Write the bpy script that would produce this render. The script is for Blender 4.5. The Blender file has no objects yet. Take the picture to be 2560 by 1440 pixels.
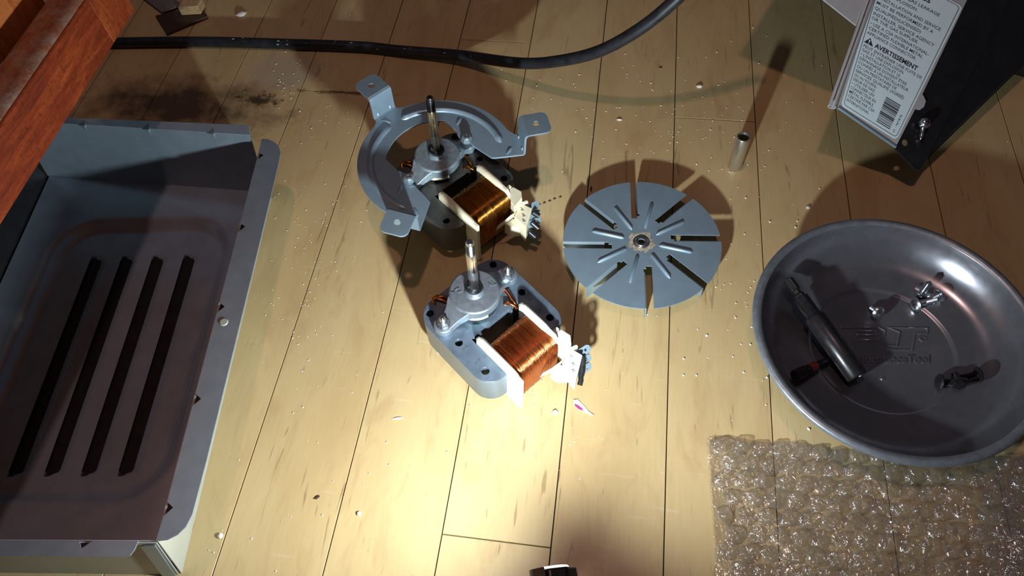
import bpy, bmesh, math, random
from mathutils import Vector, Matrix
from mathutils.geometry import tessellate_polygon

random.seed(7)
S = 0.001                      # everything below is written in millimetres
sc = bpy.context.scene
C = sc.collection
PI = math.pi

# ------------------------------------------------------------------ camera
H = 392.43
cam_d = bpy.data.cameras.new('camera')
cam = bpy.data.objects.new('camera', cam_d)
C.objects.link(cam)
pitch, yaw, roll = 1.0019811, -0.2135121, -0.0944634
fw = Vector((math.sin(yaw)*math.cos(pitch), math.cos(yaw)*math.cos(pitch), -math.sin(pitch)))
rt = Vector((math.cos(yaw), -math.sin(yaw), 0))
up = rt.cross(fw)
cr, sr = math.cos(roll), math.sin(roll)
r2, u2 = cr*rt + sr*up, -sr*rt + cr*up
M = Matrix((r2, u2, -fw)).transposed().to_4x4()
M.translation = Vector((0, 0, H*S))
cam.matrix_world = M
cam_d.sensor_fit = 'HORIZONTAL'
cam_d.sensor_width = 36.0
cam_d.lens = 1850.0/2560.0*36.0
cam_d.clip_start = 0.005
cam_d.clip_end = 20
sc.camera = cam

# ------------------------------------------------------------------ world, lights, exposure
world = bpy.data.worlds.new('dim_kitchen')
sc.world = world
world.use_nodes = True
bg = world.node_tree.nodes['Background']
bg.inputs[0].default_value = (0.55, 0.62, 0.75, 1)
bg.inputs[1].default_value = 0.045

def add_light(name, kind, loc, energy, color, target=None, **kw):
    d = bpy.data.lights.new(name, kind)
    d.energy = energy
    d.color = color
    for k, v in kw.items():
        setattr(d, k, v)
    o = bpy.data.objects.new(name, d)
    C.objects.link(o)
    o.location = Vector(loc)*S
    if target is not None:
        o.rotation_euler = (Vector(target)-Vector(loc)).to_track_quat('-Z', 'Y').to_euler()
    return o

# the ceiling lamp above the work place
add_light('ceiling_lamp', 'POINT', (-45, 225, 1200), 7.8, (1.0, 0.62, 0.56), shadow_soft_size=0.024)

sc.view_settings.view_transform = 'Standard'
sc.view_settings.look = 'None'
sc.view_settings.gamma = 1.0
sc.view_settings.use_curve_mapping = False
sc.view_settings.exposure = 0.0

# ------------------------------------------------------------------ material helpers
class NT:
    def __init__(self, name):
        self.m = bpy.data.materials.new(name)
        self.m.use_nodes = True
        self.t = self.m.node_tree
        self.p = self.t.nodes['Principled BSDF']
        self.out = self.t.nodes['Material Output']
    def n(self, typ, **kw):
        nd = self.t.nodes.new(typ)
        for k, v in kw.items():
            setattr(nd, k, v)
        return nd
    def l(self, a, b):
        self.t.links.new(a, b)
    def coord(self, which='Object', scale=(1, 1, 1), rot=(0, 0, 0)):
        tc = self.n('ShaderNodeTexCoord')
        mp = self.n('ShaderNodeMapping')
        mp.inputs['Scale'].default_value = scale
        mp.inputs['Rotation'].default_value = rot
        self.l(tc.outputs[which], mp.inputs['Vector'])
        return mp.outputs['Vector']
    def noise(self, vec, scale, detail=4, rough=0.55, dist=0.0):
        nd = self.n('ShaderNodeTexNoise')
        nd.inputs['Scale'].default_value = scale
        nd.inputs['Detail'].default_value = detail
        nd.inputs['Roughness'].default_value = rough
        nd.inputs['Distortion'].default_value = dist
        self.l(vec, nd.inputs['Vector'])
        return nd.outputs['Fac']
    def ramp(self, fac, stops):
        r = self.n('ShaderNodeValToRGB')
        el = r.color_ramp.elements
        while len(el) > 1:
            el.remove(el[0])
        el[0].position = stops[0][0]
        el[0].color = tuple(stops[0][1])+(1,)
        for pos, c in stops[1:]:
            e = el.new(pos)
            e.color = tuple(c)+(1,)
        self.l(fac, r.inputs['Fac'])
        return r.outputs['Color']
    def mix(self, fac, a, b, mode='MIX'):
        m = self.n('ShaderNodeMix', data_type='RGBA', blend_type=mode)
        for sock, v in ((m.inputs[0], fac), (m.inputs[6], a), (m.inputs[7], b)):
            if hasattr(v, 'is_linked'):
                self.l(v, sock)
            elif isinstance(v, tuple):
                sock.default_value = v+(1,) if len(v) == 3 else v
            else:
                sock.default_value = v
        return m.outputs[2]
    def maprange(self, v, a, b, c, d):
        m = self.n('ShaderNodeMapRange')
        m.inputs[1].default_value = a
        m.inputs[2].default_value = b
        m.inputs[3].default_value = c
        m.inputs[4].default_value = d
        self.l(v, m.inputs[0])
        return m.outputs[0]
    def bump(self, h, strength, dist):
        b = self.n('ShaderNodeBump')
        b.inputs['Strength'].default_value = strength
        b.inputs['Distance'].default_value = dist
        self.l(h, b.inputs['Height'])
        self.l(b.outputs['Normal'], self.p.inputs['Normal'])
        return b

def simple(name, col, rough=0.5, metal=0.0, var=0.15, scale=300, bump=0.0, rvar=0.08, stretch=(1, 1, 1), spec=None, coat=0):
    m = NT(name)
    v = m.coord('Object', stretch)
    f = m.noise(v, scale)
    lo = tuple(c*(1-var) for c in col)
    hi = tuple(min(1, c*(1+var)) for c in col)
    m.l(m.ramp(f, [(0.3, lo), (0.7, hi)]), m.p.inputs['Base Color'])
    m.l(m.maprange(m.noise(v, scale*0.35), 0.3, 0.7, max(0.02, rough-rvar), min(1, rough+rvar)), m.p.inputs['Roughness'])
    m.p.inputs['Metallic'].default_value = metal
    if spec is not None:
        m.p.inputs['Specular IOR Level'].default_value = spec
    m.p.inputs['Coat Weight'].default_value = coat
    if bump:
        m.bump(f, bump, 0.0003)
    return m.m

def floor_mat():
    m = NT('maple_plank')
    oi = m.n('ShaderNodeObjectInfo')
    geo = m.n('ShaderNodeNewGeometry')
    # each plank gets its own piece of grain
    off = m.n('ShaderNodeVectorMath', operation='SCALE')
    comb = m.n('ShaderNodeCombineXYZ')
    m.l(oi.outputs['Random'], comb.inputs[0]); m.l(oi.outputs['Random'], comb.inputs[1])
    m.l(comb.outputs[0], off.inputs[0]); off.inputs['Scale'].default_value = 7.3
    add = m.n('ShaderNodeVectorMath', operation='ADD')
    m.l(geo.outputs['Position'], add.inputs[0]); m.l(off.outputs[0], add.inputs[1])
    mp = m.n('ShaderNodeMapping'); mp.inputs['Scale'].default_value = (1, 0.10, 1)
    m.l(add.outputs[0], mp.inputs['Vector'])
    mp2 = m.n('ShaderNodeMapping'); mp2.inputs['Scale'].default_value = (1, 0.30, 1)
    m.l(add.outputs[0], mp2.inputs['Vector'])
    broad = m.noise(mp2.outputs[0], 24, 3, 0.5, 0.6)
    grain = m.noise(mp.outputs[0], 620, 4, 0.6)
    col = m.ramp(broad, [(0.25, (0.47, 0.335, 0.160)), (0.5, (0.53, 0.395, 0.198)), (0.75, (0.56, 0.43, 0.225))])
    col = m.mix(m.maprange(grain, 0.35, 0.75, 0.0, 0.28), col, (0.42, 0.285, 0.13))
    tint = m.ramp(oi.outputs['Random'], [(0.0, (1.0, 0.97, 0.93)), (0.35, (0.96, 0.90, 0.84)), (0.7, (1.03, 1.02, 1.0)), (1.0, (0.98, 0.94, 0.88))])
    col = m.mix(1.0, col, tint, 'MULTIPLY')
    blotch = m.noise(mp2.outputs[0], 55, 4, 0.6, 1.2)
    col = m.mix(m.maprange(blotch, 0.52, 0.72, 0.0, 0.55), col, (0.40, 0.245, 0.11))
    # small dark pores and scratches
    fleck = m.noise(mp.outputs[0], 210, 2, 0.5, 1.5)
    col = m.mix(m.maprange(fleck, 0.66, 0.74, 0.0, 0.5), col, (0.16, 0.08, 0.03))
    mps = m.n('ShaderNodeMapping'); mps.inputs['Scale'].default_value = (0.12, 1.0, 1); mps.inputs['Rotation'].default_value = (0, 0, 0.12)
    m.l(geo.outputs['Position'], mps.inputs['Vector'])
    scr = m.noise(mps.outputs[0], 260, 2, 0.5, 0.4)
    col = m.mix(m.maprange(scr, 0.68, 0.76, 0.0, 0.28), col, (0.65, 0.52, 0.36))
    # old stain beside the hose, with its own outline, and a dusty patch
    def spot(cx, cy, rx, ry, warp=0.35, nscale=30):
        sub = m.n('ShaderNodeVectorMath', operation='SUBTRACT'); sub.inputs[1].default_value = (cx*S, cy*S, 0)
        m.l(geo.outputs['Position'], sub.inputs[0])
        mm = m.n('ShaderNodeVectorMath', operation='MULTIPLY'); mm.inputs[1].default_value = (1/(rx*S), 1/(ry*S), 0)
        m.l(sub.outputs[0], mm.inputs[0])
        ln = m.n('ShaderNodeVectorMath', operation='LENGTH'); m.l(mm.outputs[0], ln.inputs[0])
        nz = m.noise(geo.outputs['Position'], nscale, 5, 0.65)
        a = m.n('ShaderNodeMath', operation='MULTIPLY_ADD'); a.inputs[1].default_value = -warp*4; m.l(nz, a.inputs[0])
        a2 = m.n('ShaderNodeMath', operation='ADD'); a2.inputs[1].default_value = warp*2
        m.l(ln.outputs['Value'], a.inputs[2]); m.l(a.outputs[0], a2.inputs[0])
        return a2.outputs[0]
    st = spot(-335, 384, 80, 30, 0.6, 38)
    col = m.mix(m.maprange(st, 0.3, 1.25, 0.9, 0.0), col, (0.040, 0.020, 0.011))
    st2 = spot(-268, 396, 24, 9, 0.9, 120)
    col = m.mix(m.maprange(st2, 0.25, 0.75, 0.85, 0.0), col, (0.03, 0.015, 0.009))
    st3 = spot(-200, 409, 60, 3.0, 0.8, 110)
    col = m.mix(m.maprange(st3, 0.2, 0.8, 0.7, 0.0), col, (0.07, 0.035, 0.015))
    dust = spot(-262, 428, 34, 26, 0.35, 40)
    col = m.mix(m.maprange(dust, 0.6, 1.05, 0.5, 0.0), col, (0.36, 0.31, 0.26))
    m.l(col, m.p.inputs['Base Color'])
    rg = m.noise(geo.outputs['Position'], 55, 4, 0.6)
    m.l(m.maprange(rg, 0.3, 0.7, 0.30, 0.44), m.p.inputs['Roughness'])
    m.p.inputs['Specular IOR Level'].default_value = 0.5
    b = m.noise(mp.outputs[0], 420, 3, 0.6)
    m.bump(b, 0.10, 0.0004)
    return m.m

def lamination_mat(name, col, rough):
    """stacked sheet steel: fine lines around the sides"""
    m = NT(name)
    v = m.coord('Object')
    sep = m.n('ShaderNodeSeparateXYZ'); m.l(v, sep.inputs[0])
    w = m.n('ShaderNodeMath', operation='MULTIPLY'); w.inputs[1].default_value = 2*PI/0.0009; m.l(sep.outputs[2], w.inputs[0])
    s = m.n('ShaderNodeMath', operation='SINE'); m.l(w.outputs[0], s.inputs[0])
    f = m.noise(v, 160)
    m.l(m.ramp(f, [(0.3, tuple(c*0.85 for c in col)), (0.7, tuple(c*1.12 for c in col))]), m.p.inputs['Base Color'])
    m.p.inputs['Metallic'].default_value = 0.7
    m.l(m.maprange(f, 0.3, 0.7, rough-0.06, rough+0.06), m.p.inputs['Roughness'])
    m.bump(s.outputs[0], 0.10, 0.00008)
    return m.m

def varnish_wood(name, c0, c1, c2, axis='Y', dust=0.0, rough=0.35):
    m = NT(name)
    sc_ = {'Y': (1, 0.14, 1), 'Z': (1, 1, 0.16), 'D': (0.6, 0.6, 0.2)}[axis]
    v = m.coord('Object', sc_)
    g = m.noise(v, 150, 5, 0.62, 0.8)
    fine = m.noise(v, 700, 3, 0.6)
    col = m.ramp(g, [(0.28, c0), (0.5, c1), (0.74, c2)])
    col = m.mix(m.maprange(fine, 0.45, 0.8, 0.0, 0.6), col, c0)
    mot = m.noise(m.coord('Object'), 420, 3, 0.65, 0.6)
    col = m.mix(m.maprange(mot, 0.50, 0.72, 0.0, 0.65), col, tuple(c*0.7 for c in c0))
    if dust:
        v2 = m.coord('Object')
        d = m.noise(v2, 120, 6, 0.7)
        d2 = m.noise(v2, 900, 3, 0.7)
        a = m.n('ShaderNodeMath', operation='MULTIPLY'); m.l(m.maprange(d, 0.38, 0.6, 0, 1), a.inputs[0]); m.l(m.maprange(d2, 0.3, 0.6, 0.35, 1), a.inputs[1])
        a2 = m.n('ShaderNodeMath', operation='MULTIPLY'); m.l(a.outputs[0], a2.inputs[0]); a2.inputs[1].default_value = dust
        col = m.mix(a2.outputs[0], col, (0.25, 0.20, 0.16))
    m.l(col, m.p.inputs['Base Color'])
    m.p.inputs['Roughness'].default_value = rough
    m.bump(fine, 0.25, 0.0003)
    return m.m

def film_mat():
    m = NT('bubble_film')
    t = m.t
    v = m.coord('Object')
    cr = m.noise(v, 230, 1.5, 0.5, 1.2)
    gl = m.n('ShaderNodeBsdfGlossy'); gl.inputs['Roughness'].default_value = 0.16
    gl.inputs['Color'].default_value = (0.95, 0.96, 1, 1)
    tr = m.n('ShaderNodeBsdfTransparent'); tr.inputs['Color'].default_value = (0.93, 0.93, 0.93, 1)
    tl = m.n('ShaderNodeBsdfTranslucent'); tl.inputs['Color'].default_value = (0.8, 0.8, 0.8, 1)
    df = m.n('ShaderNodeBsdfDiffuse'); df.inputs['Color'].default_value = (0.8, 0.8, 0.8, 1)
    fr = m.n('ShaderNodeFresnel'); fr.inputs['IOR'].default_value = 1.50
    b = m.n('ShaderNodeBump'); b.inputs['Strength'].default_value = 0.8; b.inputs['Distance'].default_value = 0.0016
    m.l(cr, b.inputs['Height'])
    for nd in (gl, fr, df):
        m.l(b.outputs['Normal'], nd.inputs['Normal'])
    mx0 = m.n('ShaderNodeMixShader'); mx0.inputs[0].default_value = 0.5
    m.l(tl.outputs[0], mx0.inputs[1]); m.l(df.outputs[0], mx0.inputs[2])
    mx = m.n('ShaderNodeMixShader'); mx.inputs[0].default_value = 0.055
    m.l(tr.outputs[0], mx.inputs[1]); m.l(mx0.outputs[0], mx.inputs[2])
    mx2 = m.n('ShaderNodeMixShader')
    m.l(m.maprange(fr.outputs[0], 0.0, 0.8, 0.11, 0.40), mx2.inputs[0])
    m.l(mx.outputs[0], mx2.inputs[1]); m.l(gl.outputs[0], mx2.inputs[2])
    m.l(mx2.outputs[0], m.out.inputs['Surface'])
    return m.m

MT = {}
MT['floor'] = floor_mat()
MT['gap'] = simple('dark_gap', (0.02, 0.012, 0.008), 0.9)
MT['alu'] = simple('cast_zinc', (0.23, 0.265, 0.295), 0.40, 0.75, 0.10, 500, 0.15)
MT['alu_old'] = simple('dusty_cast_zinc', (0.30, 0.375, 0.41), 0.46, 0.7, 0.18, 400, 0.2)
MT['zinc'] = simple('zinc_plate', (0.62, 0.66, 0.70), 0.27, 1.0, 0.08, 700)
MT['shaft'] = simple('ground_steel', (0.68, 0.67, 0.64), 0.20, 1.0, 0.06, 900, 0, 0.05, (1, 1, 0.1))
MT['shaft_old'] = simple('tarnished_steel', (0.42, 0.38, 0.28), 0.28, 1.0, 0.2, 400)
MT['core'] = lamination_mat('laminated_steel', (0.17, 0.225, 0.285), 0.32)
MT['core_old'] = lamination_mat('dark_laminated_steel', (0.11, 0.115, 0.11), 0.42)  # darker for age and dirt, and for the shade below the bracket
MT['galv'] = simple('plated_sheet', (0.28, 0.38, 0.45), 0.42, 0.6, 0.06, 140, 0.02, 0.05)
MT['tray'] = simple('aluminized_sheet', (0.29, 0.36, 0.41), 0.38, 0.6, 0.08, 120, 0.02, 0.05)
MT['tray_in'] = simple('inner_aluminized_sheet', (0.44, 0.52, 0.62), 0.25, 0.55, 0.10, 60, 0.02, 0.05)  # same metal as the rim, colour lifted to brighten the dim inside
MT['cream'] = simple('cream_enamel', (0.40, 0.40, 0.33), 0.4, 0, 0.05, 90)
MT['black'] = simple('black_plastic', (0.012, 0.012, 0.013), 0.35, 0, 0.2, 300)
MT['blackmetal'] = simple('black_enamel_and_shade', (0.012, 0.011, 0.012), 0.30, 0, 0.3, 80, 0.04)  # enamel on the range panel; painted shade on the tray's left wall
MT['gunmetal'] = simple('black_oxide', (0.035, 0.033, 0.035), 0.33, 0.7, 0.2, 400, 0.05)
MT['rubber'] = simple('hose_rubber', (0.012, 0.013, 0.016), 0.42, 0, 0.5, 160, 0.1)
MT['nylon'] = simple('white_nylon', (0.60, 0.585, 0.50), 0.45, 0, 0.04, 200)
MT['nylon_old'] = simple('yellowed_nylon', (0.66, 0.60, 0.42), 0.5, 0, 0.10, 120)
MT['tape'] = simple('white_tape', (0.80, 0.80, 0.76), 0.35)
MT['copper'] = simple('enamelled_copper', (0.44, 0.135, 0.04), 0.27, 1.0, 0.12, 600, 0, 0.05, (3, 0.4, 0.4))
MT['copper_old'] = simple('amber_enamelled_copper', (0.27, 0.105, 0.018), 0.25, 1.0, 0.2, 500, 0, 0.06, (3, 0.4, 0.4))
MT['green'] = simple('green_insulator', (0.30, 0.45, 0.38), 0.5)
MT['pan'] = simple('brushed_dark_steel', (0.27, 0.27, 0.295), 0.27, 0.82, 0.06, 160, 0.03, 0.05)
MT['panrim'] = simple('worn_steel_rim', (0.27, 0.30, 0.33), 0.38, 0.7, 0.14, 260, 0.03, 0.08)
MT['label'] = simple('white_label', (0.76, 0.93, 0.98), 0.45, 0, 0.02, 60)
MT['ink'] = simple('black_ink', (0.03, 0.035, 0.04), 0.5)
MT['greypaint'] = simple('grey_paint', (0.42, 0.42, 0.42), 0.42, 0, 0.05, 200)
MT['wood_red'] = varnish_wood('red_stained_wood', (0.085, 0.012, 0.005), (0.20, 0.030, 0.008), (0.34, 0.068, 0.016), 'Y')
MT['wood_end'] = varnish_wood('red_stained_stile', (0.11, 0.016, 0.005), (0.23, 0.038, 0.010), (0.33, 0.072, 0.018), 'D')
MT['wood_orange'] = varnish_wood('orange_stained_wood', (0.26, 0.062, 0.014), (0.42, 0.125, 0.030), (0.50, 0.17, 0.050), 'Z')
MT['wood_dusty'] = varnish_wood('dusty_stained_wood', (0.10, 0.022, 0.008), (0.20, 0.055, 0.018), (0.28, 0.09, 0.030), 'Y', 0.75, 0.55)
MT['pale_wood'] = varnish_wood('raw_pale_wood', (0.40, 0.26, 0.12), (0.52, 0.36, 0.18), (0.62, 0.45, 0.26), 'Y')
MT['wood_and_shadow'] = simple('dark_wood_and_shadow', (0.045, 0.022, 0.012), 0.6)  # wood of plinth and chips, also the painted shadow below the offcut
MT['film'] = film_mat()
MT['paper'] = simple('paper_scrap', (0.62, 0.58, 0.55), 0.8)
MT['magenta'] = simple('magenta_print', (0.35, 0.03, 0.16), 0.7)
MT['crumb'] = simple('white_crumb', (0.72, 0.68, 0.60), 0.8)
MT['rust'] = simple('rust', (0.16, 0.055, 0.018), 0.8, 0, 0.4, 500)
MT['redplastic'] = simple('red_ring', (0.20, 0.03, 0.02), 0.5)
MT['steel_bezel'] = simple('satin_bezel', (0.16, 0.16, 0.13), 0.35, 0.6)
MT['greyfilm'] = simple('grey_plastic', (0.16, 0.14, 0.13), 0.4)
MT['hair'] = simple('hair', (0.5, 0.4, 0.3), 0.5)

# ------------------------------------------------------------------ mesh helpers
class MB:
    """collects geometry in millimetres; build() links it as ONE mesh object"""
    def __init__(self):
        self.v = []
        self.f = []
    def add(self, vs, fs, mat=None):
        o = len(self.v)
        self.v += [tuple(mat @ Vector(p)) if mat is not None else tuple(p) for p in vs]
        self.f += [tuple(i+o for i in f) for f in fs]
        return self
    def box(self, x0, x1, y0, y1, z0, z1, mat=None):
        vs = [(x0, y0, z0), (x1, y0, z0), (x1, y1, z0), (x0, y1, z0), (x0, y0, z1), (x1, y0, z1), (x1, y1, z1), (x0, y1, z1)]
        return self.add(vs, [(3, 2, 1, 0), (4, 5, 6, 7), (0, 1, 5, 4), (1, 2, 6, 5), (2, 3, 7, 6), (3, 0, 4, 7)], mat)
    def lathe(self, prof, n=32, mat=None, cap0=True, cap1=True):
        vs, fs = [], []
        for r, z in prof:
            for k in range(n):
                a = 2*PI*k/n
                vs.append((r*math.cos(a), r*math.sin(a), z))
        for i in range(len(prof)-1):
            for k in range(n):
                k2 = (k+1) % n
                fs.append((i*n+k, i*n+k2, (i+1)*n+k2, (i+1)*n+k))
        if cap0:
            fs.append(tuple(range(n-1, -1, -1)))
        if cap1:
            o = (len(prof)-1)*n
            fs.append(tuple(o+k for k in range(n)))
        return self.add(vs, fs, mat)
    def prism(self, outer, z0, z1, holes=(), mat=None):
        loops = [outer]+list(holes)
        polys = [[Vector((p[0], p[1], 0)) for p in lp] for lp in loops]
        tris = tessellate_polygon(polys)
        pts = [p for lp in loops for p in lp]
        n = len(pts)
        def zz(z, p): return z(p[0], p[1]) if callable(z) else z
        vs = [(p[0], p[1], zz(z0, p)) for p in pts]+[(p[0], p[1], zz(z1, p)) for p in pts]
        fs = []
        for t in tris:
            a, b, c = [Vector(vs[i]) for i in t]
            up_ = (b.x-a.x)*(c.y-a.y)-(b.y-a.y)*(c.x-a.x) > 0
            t = tuple(t) if up_ else tuple(reversed(t))
            fs.append(tuple(i+n for i in t))
            fs.append(tuple(reversed(t)))
        o = 0
        for li, lp in enumerate(loops):
            m = len(lp)
            area = sum(lp[i][0]*lp[(i+1) % m][1]-lp[(i+1) % m][0]*lp[i][1] for i in range(m))
            ccw = (area > 0) == (li == 0)
            for i in range(m):
                a, b = o+i, o+(i+1) % m
                fs.append((a, b, b+n, a+n) if ccw else (b, a, a+n, b+n))
            o += m
        return self.add(vs, fs, mat)
    def tube(self, path, r, n=10, closed=False, mat=None, cap=True):
        P = [Vector(p) for p in path]
        m = len(P)
        rs = r if isinstance(r, (list, tuple)) else [r]*m
        vs, fs = [], []
        nrm = None
        for i in range(m):
            if closed:
                t = P[(i+1) % m]-P[i-1]
            else:
                t = P[min(i+1, m-1)]-P[max(i-1, 0)]
            t.normalize()
            if nrm is None:
                nrm = t.orthogonal().normalized()
            nrm = (nrm-t*nrm.dot(t)).normalized()
            b = t.cross(nrm)
            for k in range(n):
                a = 2*PI*k/n
                vs.append(tuple(P[i]+(nrm*math.cos(a)+b*math.sin(a))*rs[i]))
        last = m if closed else m-1
        for i in range(last):
            j = (i+1) % m
            for k in range(n):
                k2 = (k+1) % n
                fs.append((i*n+k, i*n+k2, j*n+k2, j*n+k))
        if cap and not closed:
            fs.append(tuple(range(n-1, -1, -1)))
            fs.append(tuple((m-1)*n+k for k in range(n)))
        return self.add(vs, fs, mat)
    def plate(self, outer, origin, ex, ey, th, holes=()):
        """flat plate given by 2D points in the frame (origin, ex, ey), thickness along the normal"""
        ex, ey = Vector(ex).normalized(), Vector(ey).normalized()
        ez = ex.cross(ey).normalized()
        m = Matrix((ex, ey, ez)).transposed().to_4x4()
        m.translation = Vector(origin)
        return self.prism(outer, 0, th, holes, m)
    def mesh(self, name, smooth=None):
        me = bpy.data.meshes.new(name)
        me.from_pydata([(x*S, y*S, z*S) for x, y, z in self.v], [], self.f)
        me.update()
        if smooth is not None:
            for p in me.polygons:
                p.use_smooth = True
            me.set_sharp_from_angle(angle=math.radians(smooth))
        return me
    def build(self, name, mat, parent=None, smooth=None, label=None, bevel=0):
        o = bpy.data.objects.new(name, self.mesh(name, smooth))
        o.data.materials.append(MT[mat] if isinstance(mat, str) else mat)
        C.objects.link(o)
        if parent is not None:
            o.parent = parent
        if label:
            o['label'] = label
        if bevel:
            md = o.modifiers.new('bevel', 'BEVEL')
            md.width = bevel*S
            md.segments = 2
            md.limit_method = 'ANGLE'
            md.angle_limit = math.radians(40)
        return o

def empty(name, loc=(0, 0, 0), rot=(0, 0, 0), label=None, cat=None, group=None):
    o = bpy.data.objects.new(name, None)
    C.objects.link(o)
    o.empty_display_size = 0.01
    o.location = Vector(loc)*S
    o.rotation_euler = rot
    tag(o, label, cat, group)
    return o

def tag(o, label=None, cat=None, group=None, kind=None):
    if label: o['label'] = label
    if cat: o['category'] = cat
    if group: o['group'] = group
    if kind: o['kind'] = kind
    return o

def circ(cx, cy, r, n=20, a0=0.0):
    return [(cx+r*math.cos(a0+2*PI*k/n), cy+r*math.sin(a0+2*PI*k/n)) for k in range(n)]

def arc(cx, cy, r, a0, a1, n):
    return [(cx+r*math.cos(math.radians(a0+(a1-a0)*k/n)), cy+r*math.sin(math.radians(a0+(a1-a0)*k/n))) for k in range(n+1)]

def rrect(x0, x1, y0, y1, r, n=5):
    p = []
    for cx, cy, a in ((x1-r, y1-r, 0), (x0+r, y1-r, 90), (x0+r, y0+r, 180), (x1-r, y0+r, 270)):
        p += arc(cx, cy, r, a, a+90, n)
    return p

def Rz(a): return Matrix.Rotation(a, 4, 'Z')
def Tr(x, y, z): return Matrix.Translation((x, y, z))

def frame(origin, zdir, xhint=(0, 0, 1)):
    z = Vector(zdir).normalized()
    x = Vector(xhint)
    x = (x-z*x.dot(z))
    if x.length < 1e-6:
        x = z.orthogonal()
    x.normalize()
    y = z.cross(x)
    m = Matrix((x, y, z)).transposed().to_4x4()
    m.translation = Vector(origin)
    return m

def text_mesh(body, size, extrude=0.0, bold=0.0, shear=0.0, align='LEFT', spacing=1.0):
    """letters from the built-in font as plain vertices and faces (mm)"""
    cu = bpy.data.curves.new('txt', 'FONT')
    cu.body = body
    cu.size = size
    cu.extrude = extrude
    cu.offset = bold
    cu.shear = shear
    cu.align_x = align
    cu.space_character = spacing
    cu.resolution_u = 2
    o = bpy.data.objects.new('txt', cu)
    C.objects.link(o)
    dg = bpy.context.evaluated_depsgraph_get()
    me = bpy.data.meshes.new_from_object(o.evaluated_get(dg))
    vs = [tuple(v.co) for v in me.vertices]
    fs = [tuple(p.vertices) for p in me.polygons]
    bpy.data.objects.remove(o)
    bpy.data.meshes.remove(me)
    bpy.data.curves.remove(cu)
    return vs, fs

# ================================================================== FLOOR
PW, X0 = 57.15, -183.64
fl = MB().box(-1150, 900, -420, 1250, -14, -9).build('floor', 'gap')
tag(fl, kind='structure')
joints = {-7: (120, 640), -6: (300, 800), -5: (30, 560), -4: (330, 760), -3: (120, 600), -2: (-60, 300, 690), -1: (409, 900), 0: (-120, 396, 820),
          1: (-80, 476, 960), 2: (90.6, 690), 3: (-200, 560), 4: (403, 860), 5: (-40, 640), 6: (180, 700), 7: (20, 520), 8: (240, 720), 9: (100, 600), 10: (330,)}
EY0, EY1 = -420, 1250
for k in range(-15, 13):
    js = [EY0]+sorted(joints.get(k, (200+37*k % 300,)))+[EY1]
    x0, x1 = X0+k*PW, X0+(k+1)*PW
    for a, b in zip(js[:-1], js[1:]):
        g, c = 0.30, 0.15
        cx, cy = (x0+x1)/2, (a+b)/2
        hx, hy = PW/2-g, (b-a)/2-g
        m = MB()
        vs = []
        for (ix, z) in ((0, -9), (0, -c*1.0), (c, 0)):
            vs += [(-hx+ix, -hy+ix, z), (hx-ix, -hy+ix, z), (hx-ix, hy-ix, z), (-hx+ix, hy-ix, z)]
        fs = [(8, 9, 10, 11)]
        for r in (0, 4):
            for i in range(4):
                j = (i+1) % 4
                fs.append((r+i, r+j, r+4+j, r+4+i))
        m.add(vs, fs)
        o = m.build('plank', 'floor', fl)
        o.location = (cx*S, cy*S, random.uniform(-0.12, 0.0)*S)

# ================================================================== MOTORS
T_ST, ZT = 24.3, 6.9           # stack thickness, height of the bobbin flange above the stack

def u(p):                      # (u, v) of the motor -> local x, y
    return (p[0], -p[1])

def stator_outline():
    # U shaped core: back yoke, two arms; u to the right, v towards the coil
    o = []
    o += arc(30.6-12, 45.6-12, 12, 0, 90, 8)          # right arm outer corner
    o += [(17.2, 45.6), (17.2, 16.5), (12.5, 16.5), (11.9, 18.5), (10.9, 18.5), (10.3, 16.5)]
    o += [(-10.3, 16.5), (-10.9, 18.5), (-11.9, 18.5), (-12.5, 16.5), (-17.2, 16.5), (-17.2, 45.6)]
    o += arc(-(30.6-12), 45.6-12, 12, 90, 180, 8)
    o += arc(-(30.6-13), -17.5+13, 13, 180, 270, 8)
    o += arc(30.6-13, -17.5+13, 13, 270, 360, 8)
    return o

def hex_nut(mb, x, y, z0, z1, r, a0=0.2):
    mb.prism(circ(x, y, r, 6, a0), z0, z1)
    mb.lathe([(r*0.86, z1), (r*0.80, z1+0.35)], 24, Tr(x, y, 0), cap0=False)

def bearing_bracket(mb, flip=False):
    n = 40
    prof = [(13.7, 5.6), (14.3, 6.2), (14.3, 11.2), (13.6, 12.0), (5.6, 12.0), (5.2, 12.6), (4.5, 14.8), (3.2, 14.8), (3.0, 13.2)]
    mb.lathe(prof, n, cap1=True)
    for s in (-1, 1):
        # pad round the bolt, sloping arm up to the cup
        mb.lathe([(5.6, 0.0), (5.6, 4.6), (5.0, 5.2)], 22, Tr(s*24, -1, 0))
        vs, fs = [], []
        secs = [(24.0, -1.0, 5.4, 0.4, 5.2), (19.6, -0.8, 5.2, 0.6, 5.3), (16.4, -0.5, 6.2, 2.4, 7.6), (13.4, -0.2, 8.2, 4.6, 10.4), (9.0, 0.0, 9.8, 5.8, 11.0)]
        for (x, y, w, z0, z1) in secs:
            vs += [(s*x, y-w, z0), (s*x, y+w, z0), (s*x, y+w*0.94, z1), (s*x, y-w*0.94, z1)]
        for i in range(len(secs)-1):
            for k in range(4):
                k2 = (k+1) % 4
                q = (i*4+k, i*4+k2, (i+1)*4+k2, (i+1)*4+k)
                fs.append(q if s > 0 else tuple(reversed(q)))
        fs.append((0, 1, 2, 3) if s < 0 else (3, 2, 1, 0))
        mb.add(vs, fs)
    return mb

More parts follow.
